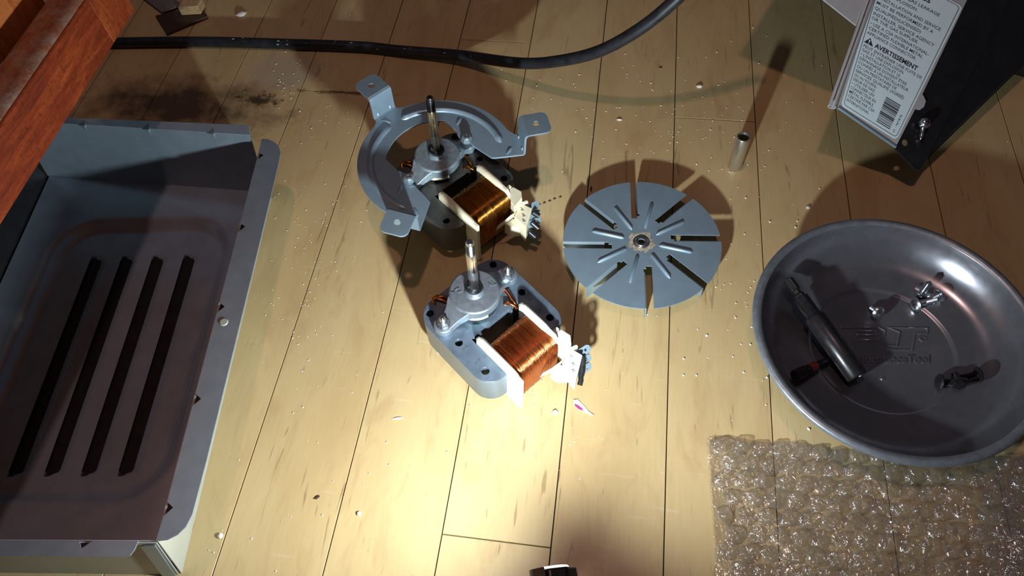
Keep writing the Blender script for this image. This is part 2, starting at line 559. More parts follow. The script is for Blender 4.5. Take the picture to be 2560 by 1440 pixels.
def coil_mesh(seed, turns=46, wob=0.22):
    rnd = random.Random(seed)
    mb = MB()
    cv, cz, hv, hz = 38.8, -T_ST/2, 15.0, T_ST/2+5.6
    nseg = 44
    u0, u1 = -14.6, 14.6
    per = 4
    rows = turns*per+1
    jit = [rnd.uniform(-wob, wob) for _ in range(turns+1)]
    vs, fs = [], []
    for i in range(rows):
        f = i/(rows-1)
        x = u0+(u1-u0)*f
        ph = (i % per)/per
        ridge = 0.30*abs(math.sin(PI*(i/per)))-0.30
        sw = 0.5*math.sin(PI*min(1, f*8, (1-f)*8)/2)-0.5
        for k in range(nseg):
            a = 2*PI*k/nseg
            c_, s_ = math.cos(a), math.sin(a)
            e = 2.0/3.6
            j = jit[i//per]*math.sin(a*1.0+i//per*0.9)
            rv = (hv+ridge+sw+j)*math.copysign(abs(c_)**e, c_)
            rz = (hz+ridge+sw+j)*math.copysign(abs(s_)**e, s_)
            xx = x+0.25*math.sin(a*2+0.7*(i//per))
            vs.append((xx, -(cv+rv), cz+rz))
    for i in range(rows-1):
        for k in range(nseg):
            k2 = (k+1) % nseg
            fs.append((i*nseg+k, (i+1)*nseg+k, (i+1)*nseg+k2, i*nseg+k2))
    fs.append(tuple(range(nseg)))
    fs.append(tuple((rows-1)*nseg+k for k in range(nseg-1, -1, -1)))
    return mb.add(vs, fs)

def flange(side, v0, v1, zb, vtop=None):
    """cheek of the bobbin: a plate across the coil axis with a thick rounded top rim"""
    mb = MB()
    x0 = 14.8*side
    x1 = 16.9*side
    zt = ZT
    vtop = vtop or v1
    out = [(v0, zt-1.2), (v0+1.2, zt), (vtop, zt), (v1, zt-3 if vtop != v1 else zt-0.6), (v1, zb+1.6), (v1-1.6, zb), (v0+4, zb), (v0, zb+3)]
    pts = [(-a, b) for a, b in out]
    vs = [(x0, a, b) for a, b in pts]+[(x1, a, b) for a, b in pts]
    n = len(pts)
    fs = [tuple(range(n)), tuple(range(2*n-1, n-1, -1))]
    for i in range(n):
        j = (i+1) % n
        fs.append((i, i+n, j+n, j))
    mb.add(vs, fs)
    # thick rim on top
    path = [(15.7*side, -(v0+1.6), zt-2.0), (15.8*side, -(v0+4), zt-1.5), (15.8*side, -(vtop-8), zt-1.5), (15.8*side, -(vtop-0.4), zt-1.7)]
    mb.tube(path, [2.0, 2.5, 2.3, 1.2], 12)
    return mb

def build_motor(name, loc, rot, label, old=False):
    M_ = (lambda a: a+'_old') if old else (lambda a: a)
    root = empty(name, loc, rot, label, 'motor')
    core_m, alu, nyl, cop = M_('core'), M_('alu'), M_('nylon'), M_('copper')
    holes = [(-23.9, -11.6), (23.9, -11.6), (-23.8, 13.5), (23.8, 13.5), (-24.2, 36.1), (24.2, 36.1)]
    core = MB().prism([u(p) for p in stator_outline()][::-1], -T_ST, 0, [circ(p[0], -p[1], 2.2, 18) for p in holes]).build('stator_core', core_m, root, 30, bevel=0.25)
    MB().box(-17, 17, -44, -31, -T_ST+0.2, -0.2).build('core_insert', core_m, root, bevel=0.2)
    # crimp marks pressed into the top sheet
    for (a, b, r) in ((-16.0, 10.2, 0.1), (-23.4, 18.4, 0.1), (-23.6, 29.2, 0.1), (24.6, 20.4, 3.0), (24.0, 30.2, 3.0)):
        mk = MB()
        for q in ((-1.6, 1.6, -0.25, 0.25), (-1.6, -1.15, -0.25, 1.0), (1.15, 1.6, -0.25, 1.0)):
            mk.box(*q, -0.1, 0.12)
        o = mk.build('crimp_mark', core_m, core)
        o.location = (a*S, -b*S, 0)
        o.rotation_euler = (0, 0, r)
    # rotor seen under the bracket cup
    MB().lathe([(12.6, -T_ST-0.5), (12.9, 0.5), (12.9, 4.4), (12.0, 5.6)], 36).build('rotor', 'gunmetal', root, 40)
    ins = MB()
    a0, a1 = (200, 262)
    outer = arc(0, 0, 13.6, a0, a1, 12)
    inner = arc(0, 0, 11.5, a1, a0, 12)
    ins.prism(outer+inner, 2.4, 4.8)
    ins.build('insulator', 'green' if not old else 'nylon_old', root)
    br = bearing_bracket(MB()).build('bearing_bracket', alu, root, 38, bevel=0.3)
    # raised casting letters on the cup
    if not old:
        em = MB()
        for body, x, y, a in (('AL', 9.6, -4.6, math.radians(-12)), ('ZA', -7.4, 8.0, math.radians(170))):
            vs, fs = text_mesh(body, 4.4, 0.22, 0.0, 0, 'CENTER')
            em.add(vs, fs, Tr(x, y, 12.1) @ Rz(a-math.radians(0)))
        em.build('casting_mark', alu, br, label='raised casting letters')
    # lower bracket
    lb = bearing_bracket(MB())
    lb.v = [(x, -y, -T_ST-z*0.62) for x, y, z in lb.v]
    lb.f = [tuple(f) for f in lb.f]
    lb.build('lower_bearing_bracket', alu, root, 38)
    # bolts with nuts
    zn = 5.2 if not old else 7.6
    for s in (-1, 1):
        b = MB()
        b.lathe([(3.9, zn), (3.9, zn+0.5), (2.2, zn+0.5)], 24, Tr(s*24, -1, 0))
        hex_nut(b, s*24, -1, zn+0.5, zn+2.8, 3.3, 0.3*s)
        nut = b.build('nut', 'zinc' if not old else alu, root, 30)
        t = MB()
        prof = [(1.75, zn)]
        for q in range(9):
            prof += [(1.75 if q % 2 else 1.5, zn+2.6+q*0.42)]
        prof += [(1.3, zn+6.6), (0.8, zn+7.0)]
        t.lathe(prof if not old else [(1.9, zn), (1.9, zn+3.6), (1.3, zn+4.0), (1.2, zn+3.3)], 18, Tr(s*24, -1, 0))
        t.build('bolt', 'zinc', root, 50)
    # shaft: ground rod, threaded tip
    sh = MB().lathe([(2.6, 8), (2.6, 26), (2.68, 26.2), (2.68, 50.6), (2.3, 51.2)], 28).build('shaft', M_('shaft'), root, 40)
    pr = [(2.3, 51.0)]
    for q in range(16):
        pr.append((2.42 if q % 2 else 2.12, 51.4+q*0.5))
    pr += [(2.05, 59.4), (2.05, 60.6), (1.6, 61.4)]
    MB().lathe(pr, 24).build('threaded_tip', 'shaft' if not old else 'gunmetal', sh, 50)
    # spring clip round the shaft above the boss
    cl = MB()
    tilt = Matrix.Rotation(0.16, 4, 'X') @ Matrix.Rotation(0.10, 4, 'Y')
    ring_o = arc(0, 0, 5.2, 35, 325, 24)
    ring_i = arc(0, 0, 3.5, 325, 35, 24)
    cl.prism(ring_o+ring_i, -0.35, 0.35, mat=Tr(0.1, 0.4, 16.4) @ Rz(0.9) @ tilt)
    cl.build('retaining_clip', 'black', root)
    # shading loops of thick copper at the rotor bore
    for pts in (((-18.5, 13.5, -1), (-17.0, 17.0, 1.2), (-15.6, 16.0, 1.6), (-13.5, 12.0, 1.4), (-12.2, 9.0, 0)), ((-16.2, 17.6, 0), (-14.4, 16.6, 1.8), (-11.6, 13.6, 1.6), (-10.6, 11.4, 0)),
                ((16.2, -4.6, 3.0), (16.6, -8.0, 2.6), (16.0, -12.0, 2.0), (15.6, -16.2, 1.0), (15.2, -18.5, -2)), ((11.4, -12.0, -0.5), (11.6, -12.4, 1.4), (13.2, -15.4, 1.7), (14.4, -17.4, 0.6), (14.6, -18.4, -2))):
        MB().tube(pts, 0.95, 10).build('shading_loop', cop, root, 60)
    MB().lathe([(1.6, -T_ST-4.6), (2.0, -T_ST-4.0), (2.0, -T_ST)], 16, Tr(-28.4, 1.6, 0)).build('foot', nyl, root, 40)
    # coil and bobbin
    coil_mesh(3 if not old else 11).build('coil', cop, root, 75)
    zb = -T_ST-ZT
    MB().box(-16, 16, -50.5, -27, zb+4, ZT-4).build('bobbin_core', nyl, root)
    flange(-1, 20.2, 56.6, zb).build('bobbin_flange', nyl, root, 40, bevel=0.3)
    flange(1, 20.2, 50.0, zb, 48.0).build('bobbin_flange', nyl, root, 40, bevel=0.3)
    # terminal housing at the far cheek
    hs = MB()
    hs.prism([(16.5, -45.5), (22.8, -46.5), (24.0, -52.5), (20.8, -56.5), (12.2, -58.6), (13.4, -54.0), (16.5, -50)], -9, 2.6, mat=None)
    hs.prism([(17.0, -44.0), (21.8, -44.0), (21.8, -46.0), (17.0, -46.0)], -2, 3.6)
    house = hs.build('terminal_housing', nyl, root, bevel=0.5)
    blk = MB()
    blk.prism([(20.2, -55.6), (21.8, -64.4), (9.6, -72.0), (10.6, -60.0)], lambda x, y: -18+(y+64)*0.1, lambda x, y: -2.6+(-64-y)*0.16+(x-16)*0.22)
    blk.prism([(5.0, -57.0), (12.0, -58.0), (10.5, -66.0), (6.0, -62.0)], -20, -9)
    blk.prism([(20.4, -56.6), (24.0, -57.6), (23.8, -59.2), (20.4, -58.6)], -6.0, -1.2)
    bk = blk.build('terminal_block', nyl, root, bevel=0.5)
    # moulded marks printed on the block
    mk = MB()
    for (x, y) in ((17.5, -61.5), (15.0, -65.6), (12.4, -68.4)):
        z = -2.6+(-64-y)*0.16+(x-16)*0.22+0.05
        m_ = Tr(x, y, z) @ Matrix.Rotation(0.22, 4, 'Y') @ Rz(-0.7)
        mk.box(-2.0, 1.6, -0.25, 0.25, 0, 0.2, m_)
        mk.box(-1.6, -0.6, -0.9, 0.8, 0, 0.2, m_)
        mk.box(0.6, 1.5, -0.9, 0.2, 0, 0.2, m_)
    mk.build('terminal_mark', 'greypaint', bk)
    for i, (x, y, z) in enumerate(((21.4, -61.2, -5.6), (19.6, -64.8, -8.5), (17.6, -68.0, -11.0))):
        d = Vector((1, -0.12, -0.05)).normalized()
        sp = MB()
        sp.plate([(-2, -2.4), (7.0 - i*0.6, -2.4), (8.6 - i*0.6, -1.2), (8.6 - i*0.6, 1.2), (7.0 - i*0.6, 2.4), (-2, 2.4)], (x, y, z), d, Vector((0.1, 0.55, 0.8 if i else 0.45)), 0.8, [circ(5.4 - i*0.6, 0, 0.9, 10)])
        sp.build('terminal_blade', 'galv', root)
    if not old:
        sl = MB()
        for p0, p1, r in (((22.8, -64.0, -6.0), (19.6, -67.2, -7.4), 1.7), ((19.6, -67.0, -7.8), (15.2, -70.6, -9.2), 1.8), ((15.4, -70.4, -9.6), (11.4, -73.6, -11.2), 1.5)):
            sl.tube([p0, tuple((Vector(p0)+Vector(p1))/2+Vector((0.3, -0.3, 0.3))), p1], r, 12)
        sl.build('insulating_sleeve', 'black', root, 50)
    else:
        for k, (p0, p1) in enumerate((((22.0, -65.0, -5.0), (24.0, -68.5, -7.5)), ((18.0, -68.5, -9.0), (19.5, -73.0, -12.0)), ((13.5, -71.0, -12.0), (15.0, -75.0, -15.0)))):
            MB().tube([p0, p1], 1.9, 10).build('lead_stub', 'black', root, 50)
    tp = MB()
    path = [(12.8, -58.4, -4.6), (9.0, -58.6, -3.6), (5.0, -57.4, -6.6), (0.8, -54.6, -12.0)]
    vs, fs = [], []
    for i, p in enumerate(path):
        w = 3.2
        vs += [(p[0]+0.4, p[1]-0.6, p[2]+w*0.4), (p[0]-0.6, p[1]+0.2, p[2]-w*1.2), (p[0]-0.6, p[1]+0.6, p[2]-w*1.2), (p[0]+0.4, p[1]-0.2, p[2]+w*0.4)]
    for i in range(len(path)-1):
        for k in range(4):
            k2 = (k+1) % 4
            fs.append((i*4+k, i*4+k2, (i+1)*4+k2, (i+1)*4+k))
    fs += [(3, 2, 1, 0), (12, 13, 14, 15)]
    tp.add(vs, fs).build('tape_strip', 'tape' if not old else 'nylon_old', root)
    return root

def rot_of(yaw_, a, b):
    m = Matrix.Rotation(yaw_, 3, 'Z') @ Matrix.Rotation(a, 3, 'X') @ Matrix.Rotation(b, 3, 'Y')
    return m.to_euler()

RB = math.radians
motor_b = build_motor('fan_motor', (-68.1, 212.6, 34.3), rot_of(RB(50.0), RB(3.6), RB(0.4)),
                      'clean silver shaded pole motor with bright copper coil and bare corners')
motor_a = build_motor('fan_motor', (-108.2, 311.0, 34.6), rot_of(RB(50.7), RB(3.7), RB(0.8)),
                      'older dark motor with C shaped mounting bracket of three raised tabs', old=True)

# the C shaped bracket bolted on the older motor
def bracket():
    z0, z1 = 5.9, 7.1
    RO, RI = 51.0, 32.8
    out = []
    # outer arc runs from right arm end over the top to the left arm end; tabs at 90, -30, 210 degrees (y = -v)
    def P(r, a): return (r*math.cos(math.radians(a)), r*math.sin(math.radians(a)))
    def neck(a):
        t = Vector(P(1, a)); nrm = Vector((-t.y, t.x))
        q = []
        for s, r in ((-12.5, 49.6), (-9.8, 51.2), (-8.6, 53.2), (-8.6, 54.2), (8.6, 54.2), (8.6, 53.2), (9.8, 51.2), (12.5, 49.6)):
            p = t*r+nrm*s
            q.append((p.x, p.y))
        return q
    t_r = neck(-30)
    # right arm end: only the upper shoulder of the tab, the lower side runs straight
    tr = Vector(P(1, -30)); nr = Vector((-tr.y, tr.x))
    def on(t, n_, r, s):
        p = t*r+n_*s
        return (p.x, p.y)
    out += [(24.4, 5), (24.2, -8.5), (26.0, -22.5), (27.5, -24.2)]
    out += [on(tr, nr, 54.2, -8.6), on(tr, nr, 54.2, 8.6), on(tr, nr, 53.0, 9.2), on(tr, nr, 51.0, 11.5)]
    out += arc(0, 0, RO, -14, 75.5, 26)
    out += neck(90)[1:-1]
    out += arc(0, 0, RO, 104.5, 194, 26)
    tl = Vector(P(1, 210)); nl = Vector((-tl.y, tl.x))
    out += [on(tl, nl, 51.0, -11.5), on(tl, nl, 53.0, -9.2), on(tl, nl, 54.2, -8.6), on(tl, nl, 54.2, 8.6)]
    out += [(-27.5, -24.2), (-25.2, -22.5), (-24.2, -8.5), (-24.4, 5)]
    # round the nuts, then up the straight inner edge and along the inner arc
    out += [(-22, 4), (-22.8, 7), (-24.4, 10), (-24.0, 22.4)]
    out += arc(0, 0, RI, 136, 44, 22)
    out += [(24.0, 22.4), (24.4, 10), (22.8, 7), (22, 4)]
    mb = MB().prism(out, z0, z1)
    return mb

def bracket_parts():
    br = bracket().build('mounting_bracket', 'galv', motor_a, bevel=0.3)
    # pressed bead that follows the arc, with its hooked ends
    for a0, a1 in ((-24, 84), (96, 204)):
        path = [(42.5*math.cos(math.radians(a0+(a1-a0)*k/30)), 42.5*math.sin(math.radians(a0+(a1-a0)*k/30)), 6.2) for k in range(31)]
        bd = MB().tube(path, [1.2]+[2.6]*29+[1.2], 12)
        bd.build('pressed_bead', 'galv', br, 60)
    for (x, y, a) in ((38, -26, 0.3), (-36.5, -23, 1.2), (31, 15, 0.4), (-33, -3, 0.7), (-4, 47.5, -1.0)):
        d = Vector((math.cos(a), math.sin(a), 0))*3.2
        MB().tube([Vector((x, y, 6.4))-d, Vector((x, y, 6.6)), Vector((x, y, 6.4))+d], [1.0, 1.5, 1.0], 10).build('pressed_dimple', 'galv', br, 60)
    for a in (90, -30, 210):
        t = Vector((math.cos(math.radians(a)), math.sin(math.radians(a)), 0))
        n = Vector((0, 0, 1)).cross(t)
        m = Matrix((n, -t, Vector((0, 0, 1)))).transposed()   # columns: along width, inward, up
        tab = MB()
        # riser
        prof = [(54.0, 5.9), (55.2, 6.6), (55.6, 8.0), (56.0, 21.0), (56.6, 22.4), (58.0, 23.0)]
        prof2 = [(53.4, 7.1), (54.2, 7.5), (54.4, 8.4), (54.8, 21.8), (55.6, 23.6), (57.6, 24.2)]
        vs, fs = [], []
        w = 8.6
        for (r, z), (rb, zb_) in zip(prof, prof2):
            for s in (-1, 1):
                vs.append(tuple(t*r+n*s*w+Vector((0, 0, z))))
            for s in (1, -1):
                vs.append(tuple(t*rb+n*s*w+Vector((0, 0, zb_))))
        for i in range(len(prof)-1):
            for k in range(4):
                k2 = (k+1) % 4
                fs.append((i*4+k, i*4+k2, (i+1)*4+k2, (i+1)*4+k))
        fs += [(3, 2, 1, 0), tuple(20+k for k in range(4))]
        tab.add(vs, fs)
        # flat ear with a hole
        ear = [(-w, 57.0)]
        ear = [(w, 57.0)]+arc(w-4.2, 72.6-4.2, 4.2, 0, 90, 6)+arc(-w+4.2, 72.6-4.2, 4.2, 90, 180, 6)+[(-w, 57.0)]
        mm = Matrix((-n, t, Vector((0, 0, 1)))).transposed().to_4x4()
        tab.prism(ear, 23.0, 24.2, [circ(0, 64.2, 2.1, 16)], mm)
        for s in (-1, 1):
            q = t*55.2+n*s*5.0
            tab.tube([q+Vector((0, 0, 7.4))+t*-1.2, q+Vector((0, 0, 8.6))+t*-0.6, q+Vector((0, 0, 10.4))], [0.4, 1.1, 0.4], 8)
            tab.tube([q+t*0.4+Vector((0, 0, 20.4)), q+t*1.0+Vector((0, 0, 22.6)), q+t*3.0+Vector((0, 0, 23.6))], [0.4, 1.1, 0.4], 8)
        tb = tab.build('mounting_tab', 'galv', br, 30)
bracket_parts()

# ================================================================== FAN WHEEL
def fan():
    root = empty('fan_impeller', (25.17, 281.29, 0), (math.radians(-0.5), math.radians(-0.6), 0), 'flat grey steel fan wheel with eight slotted blades lying on floor', 'impeller')
    R_, zt, zb = 49.5, 10.4, 9.6
    out = []
    slots = []
    for k in range(8):
        a = math.radians(98.0+45*k)
        p_out = Vector((R_*math.cos(a), R_*math.sin(a)))
        ai = a+math.radians(5.2)
        p_in = Vector((20.4*math.cos(ai), 20.4*math.sin(ai)))
        d = (p_out-p_in).normalized()
        n = Vector((-d.y, d.x))
        slots.append((p_in, p_out, d, n))
    hw = 2.6
    for k in range(8):
        p_in, p_out, d, n = slots[k]
        pn_in, pn_out, dn, nn = slots[(k+1) % 8]
        # slot k: clockwise side first
        cw = p_out-n*hw
        ccw = p_out+n*hw
        cw = cw.normalized()*R_
        ccw = ccw.normalized()*R_
        i1 = p_in-n*hw
        i2 = p_in+n*hw
        out += [tuple(cw), tuple(i1+d*0.4), tuple(i1+d*0.4+n*1.6), tuple(i1-d*1.6+n*1.6), tuple(i2-d*1.6), tuple(i2+d*0.2), tuple(ccw)]
        a0 = math.degrees(math.atan2(ccw.y, ccw.x))
        nx = (pn_out-nn*hw)
        a1 = math.degrees(math.atan2(nx.y, nx.x))
        while a1 < a0: a1 += 360
        out += arc(0, 0, R_, a0, a1, 10)[1:-1]
    disc = MB().prism(out, zb, zt, [circ(0, 0, 2.3, 16)]).build('disc', 'galv', root)
    for k in range(8):
        p_in, p_out, d, n = slots[k]
        # folded down vane on the clockwise side of the slot
        base = p_in-n*hw
        q0 = base+d*3.0
        q1 = (p_out-n*hw).normalized()*(R_-0.2)
        nn = n*0.8
        vs = []
        for q, h in ((q0, 8.0), (q1, 9.3)):
            vs += [(q.x, q.y, zt), (q.x+nn.x, q.y+nn.y, zt-0.4), (q.x+nn.x*1.4, q.y+nn.y*1.4, zt-h-1.0), (q.x+nn.x*0.4, q.y+nn.y*0.4, zt-h-1.0)]
        fs = [(0, 1, 2, 3), (7, 6, 5, 4)]+[(i, i+4, (i+1) % 4+4, (i+1) % 4) for i in range(4)]
        MB().add(vs, fs).build('blade', 'galv', root)
        a = math.radians(125+45*k)
        e = Vector((math.cos(a), math.sin(a), 0))
        MB().tube([e*11+Vector((0, 0, zt-0.3)), e*12.5+Vector((0, 0, zt)), e*30.5+Vector((0, 0, zt)), e*32+Vector((0, 0, zt-0.3))], [0.5, 1.25, 1.25, 0.6], 10).build('rib', 'galv', root, 60)
    MB().lathe([(5.4, zt), (5.0, zt+0.25), (4.2, zt+0.3), (3.6, zt+0.9), (2.4, zt+0.9), (2.3, zt-1.2)], 28, cap0=False, cap1=False).build('hub_collar', 'zinc', root, 40)
    rs = MB()
    rnd = random.Random(4)
    pts = []
    for k in range(40):
        r = rnd.uniform(6.4, 9.2)
        pts.append((r*math.cos(2*PI*k/40), r*math.sin(2*PI*k/40)))
    rs.prism(pts, zt, zt+0.06, [circ(0, 0, 4.6, 20)]).build('rust_ring', simple('pale_corrosion', (0.36, 0.31, 0.22), 0.8, 0.2, 0.5, 900, 0.3), root)
fan()

# ================================================================== METAL SLEEVE
sl = MB().lathe([(3.1, 0.4), (4.3, 0), (4.6, 0.8), (4.6, 29.2), (4.3, 30), (3.7, 30), (3.5, 29.4), (3.5, 0.8)], 36, cap0=False, cap1=False).build('spacer_sleeve', simple('satin_tube', (0.58, 0.54, 0.44), 0.30, 0.9, 0.12, 260, 0.05, 0.06, (1, 1, 0.2)), None, 40)
sl.location = (86.3*S, 358.2*S, 0)
tag(sl, 'short upright metal spacer tube standing alone on the floor', 'spacer tube')

# ================================================================== MAGNETIC DISH
def dish():
    cx, cy = 164.6, 222.6
    root = empty('magnetic_dish', (cx, cy, 0), (0, 0, 0), 'round dark steel magnetic parts dish holding screws and a nut driver', 'dish')
    prof = [(0.0, 4.2), (38.6, 4.2), (39.6, 4.5), (40.4, 5.3), (41.2, 5.5), (50.6, 5.6), (52.2, 6.0)]
    # concave wall
    for k in range(1, 11):
        a = k/10*PI/2*0.86
        prof.append((52.2+19.6*math.sin(a)/math.sin(PI/2*0.86), 6.0+20.6*(1-math.cos(a))/(1-math.cos(PI/2*0.86))))
    rim = [(72.0, 27.0), (72.8, 27.6), (74.5, 28.0), (76.2, 27.8), (76.9, 27.0), (76.9, 25.2), (76.2, 24.8)]
    under = [(72.4, 25.6)]
    for k in range(9, -1, -1):
        a = k/10*PI/2*0.86
        under.append((53.0+19.6*math.sin(a)/math.sin(PI/2*0.86), 4.9+20.4*(1-math.cos(a))/(1-math.cos(PI/2*0.86))))
    under += [(40, 3.4), (0.0, 3.2)]
    n = 96
    bowl = MB().lathe(prof+[(72.0, 27.0)], n, cap0=False, cap1=False)
    bowl.lathe([(76.2, 24.8)]+under, n, cap0=False, cap1=False)
    bw = bowl.build('bowl', 'pan', root, 50)
    MB().lathe(rim, n, cap0=False, cap1=False).build('rim', 'panrim', root, 60, label='paler worn rolled rim')
    MB().lathe([(36, 0), (38, 0.6), (38, 3.4), (37, 3.6)], 48).build('magnet_base', 'black', root, 40)
    # raised lettering pressed in the floor of the dish
    em = MB()
    ang = math.radians(6.2)
    def stroke(pts, w=0.9):
        for a, b in zip(pts[:-1], pts[1:]):
            a, b = Vector(a+(4.3,)), Vector(b+(4.3,))
            em.tube([a, b], w, 8)
        for p in pts:
            em.lathe([(w, 4.3), (w*0.8, 4.3+w*0.75), (w*0.3, 4.3+w*0.95)], 8, Tr(p[0], p[1], 0))
    def W2(x, y): return (x-cx, y-cy)
    # outlines of P and T
    stroke([W2(143.4, 234.6), W2(164.6, 237.0), W2(168.2, 235.2), W2(167.0, 231.0), W2(163.6, 228.6), W2(153.2, 227.2), W2(151.4, 222.4)], 0.55)
    stroke([W2(152.2, 231.2), W2(152.9, 233.2), W2(162.3, 234.2), W2(162.1, 231.6), W2(152.2, 230.6)], 0.5)
    stroke([W2(148.6, 222.2), W2(150.6, 228.2)], 0.5)
    stroke([W2(170.4, 237.6), W2(192.4, 239.4), W2(191.3, 235.6), W2(184.8, 235.2), W2(181.4, 223.8), W2(168.0, 222.6), W2(169.0, 225.4), W2(173.6, 225.9), W2(176.4, 235.0)], 0.55)
    stroke([W2(170.4, 237.6), W2(176.4, 235.0)], 0.45)
    stroke([W2(*p) for p in [(188.5+1.9*math.cos(2*PI*k/10), 232.0+1.6*math.sin(2*PI*k/10)) for k in range(11)]], 0.35)
    vs, fs = text_mesh('R', 2.4, 0.2, 0.06, 0, 'CENTER')
    em.add(vs, fs, Tr(188.5-cx, 231.2-cy, 4.5) @ Rz(ang))
    vs, fs = text_mesh('PerformanceTool', 6.6, 0.35, 0.16, 0.25, 'RIGHT', 1.0)
    em.add(vs, fs, Tr(190.0-cx, 216.6-cy, 4.5) @ Rz(ang))
    em.build('embossed_lettering', 'pan', bw, 40, label='raised lettering pressed into the dish floor')
    MB().lathe([(1.8, 4.2), (1.1, 4.6), (0.3, 4.75)], 14, Tr(162.9-cx, 203.8-cy, 0)).build('dimple', 'pan', bw, 60)
dish()

def along(p0, p1):
    p0, p1 = Vector(p0), Vector(p1)
    return frame(p0, p1-p0), (p1-p0).length

# --- nut driver lying in the dish
def nut_driver():
    p0, p1 = Vector((110.6, 255.2, 19.5)), Vector((147.2, 200.0, 10.2))
    root = empty('nut_driver_bit', (0, 0, 0), (0, 0, 0), 'long black nut driver bit leaning across the left of the dish', 'tool bit')
    m, L = along(p0, p1)
    MB().prism(circ(0, 0, 3.2, 6), 0, 7.5, mat=m).build('hex_shank', 'gunmetal', root, bevel=0.3)
    MB().lathe([(3.0, 7.4), (2.3, 8.2), (2.3, 10.0), (3.0, 10.8)], 18, m).build('shank_groove', 'gunmetal', root, 40)
    MB().prism(circ(0, 0, 3.2, 6), 10.7, 13.2, mat=m).build('hex_shank', 'gunmetal', root, bevel=0.3)
    MB().lathe([(4.2, 13.0), (4.4, 13.6), (4.4, 25.0), (5.4, 26.4)], 24, m).build('collar', 'gunmetal', root, 40)
    MB().lathe([(5.4, 26.2), (5.9, 27.0), (5.9, L-0.8), (5.4, L), (4.4, L), (4.2, L-4)], 30, m).build('barrel', 'gunmetal', root, 40)
    MB().prism(circ(0, 0, 4.0, 6), L-4.2, L-3.6, mat=m).build('hex_socket', 'black', root)
nut_driver()

def small_bit():
    p0, p1 = Vector((111.4, 194.4, 15.6)), Vector((135.4, 212.0, 7.4))
    root = empty('driver_bit', (0, 0, 0), (0, 0, 0), 'small dark driver bit with a red ring beneath the nut driver', 'tool bit')
    m, L = along(p0, p1)
    MB().prism(circ(0, 0, 3.3, 6), 0, 9.0, mat=m).build('hex_shank', 'gunmetal', root, bevel=0.3)
    MB().lathe([(3.0, 8.9), (2.6, 10.0), (2.6, 12.0)], 16, m).build('neck', 'gunmetal', root, 40)
    MB().lathe([(2.7, 11.9), (2.8, 12.2), (2.8, 17.0), (2.5, 17.4)], 16, m).build('ring', 'redplastic', root, 40)
    MB().lathe([(2.2, 17.3), (2.0, 24), (0.9, L)], 14, m).build('tip', 'gunmetal', root, 40)
small_bit()

def screw(name, head, tip, label, mat, r_head=3.0, r_sh=1.45, kind='pan', group=None, recess=True):
    """head point (top of head) and tip point"""
    head, tip = Vector(head), Vector(tip)
    ax = (tip-head)
    root = empty(name, head, (0, 0, 0), label, 'screw', group)
    m = frame((0, 0, 0), ax)
    L = ax.length
    h = MB()
    if kind == 'pan':
        h.lathe([(0.0, 0.15), (r_head*0.45, 0.05), (r_head*0.8, 0.5), (r_head, 1.3), (r_head, 1.9), (r_head*0.5, 2.1)], 24, m)
    elif kind == 'dome':
        h.lathe([(0.0, 0.0), (r_head*0.5, 0.25), (r_head*0.86, 1.1), (r_head, 2.2), (r_head*0.96, 2.8), (r_head*0.5, 3.0)], 24, m)
    else:   # hex washer head
        h.prism(circ(0, 0, r_head*0.72, 6), 0.0, 2.0, mat=m)
        h.lathe([(r_head, 1.9), (r_head*1.02, 2.3), (r_head*0.9, 2.7)], 24, m)
    hd = h.build('head', mat, root, 40)
    if recess:
        x = MB()
        for a in (0, PI/2):
            x.box(-r_head*0.5, r_head*0.5, -0.32, 0.32, -0.05, 0.9, m @ Rz(a+0.4))
        x.build('cross_recess', 'black', hd)
    s = MB()
    pr = [(r_sh*0.9, 1.9)]
    z = 2.4
    while z < L-1.6:
        pr += [(r_sh*0.78, z), (r_sh*1.08, z+0.45)]
        z += 0.9
    pr += [(r_sh*0.6, L-0.8), (0.15, L)]
    s.lathe(pr, 14, m)
    s.build('threaded_shank', mat, root, 60)
    return root

screw('screw', (164.6, 242.4, 10.4), (161.4, 250.0, 5.6), 'single zinc pan head screw alone in the middle of the dish', 'zinc', 3.9, 1.6, 'dome', recess=False)
screw('screw', (191.0, 261.2, 6.6), (193.0, 264.6, 16.5), 'zinc screw standing on its washer head, uppermost of the zinc trio', 'zinc', 4.8, 2.0, 'hex', 'zinc screws clustered in the dish', False)
screw('screw', (184.6, 251.6, 9.2), (199.0, 258.2, 8.0), 'zinc screw whose cross slot faces the viewer, beside the trio', 'zinc', 4.1, 1.8, 'pan', 'zinc screws clustered in the dish')
screw('screw', (201.4, 261.0, 9.6), (190.8, 254.4, 7.2), 'zinc screw lying with its head towards the dish wall, rightmost of the trio', 'zinc', 4.3, 1.8, 'pan', 'zinc screws clustered in the dish', False)
screw('screw', (190.0, 203.0, 8.4), (204.0, 203.2, 7.6), 'black screw with head to the left, at the right of the dish', 'gunmetal', 4.5, 2.0, 'pan', 'black screws clustered in the dish', False)
screw('screw', (201.0, 200.4, 11.0), (200.0, 210.0, 8.8), 'black washer head screw in the middle of the dark cluster', 'gunmetal', 4.8, 1.9, 'hex', 'black screws clustered in the dish', False)
screw('screw', (213.6, 209.6, 10.2), (200.8, 205.6, 8.0), 'black screw with head to the right nearest the dish wall', 'gunmetal', 4.4, 1.9, 'pan', 'black screws clustered in the dish', False)

# ================================================================== LOUVRED TRAY
O2 = Vector((-200.5, 57.0)); TT = Vector((-0.1219, 0.9925)); SS = Vector((-0.9925, -0.1219))
tray = empty('louvred_tray', (-200.5, 57.0, 0), (0, 0, math.atan2(TT.y, TT.x)-PI/2), 'shallow sheet metal tray with four pressed louvres at the left', 'tray')
# local axes of the tray empty: +y runs along t, -x runs along s
def L(s, t, z): return (-s, t, z)

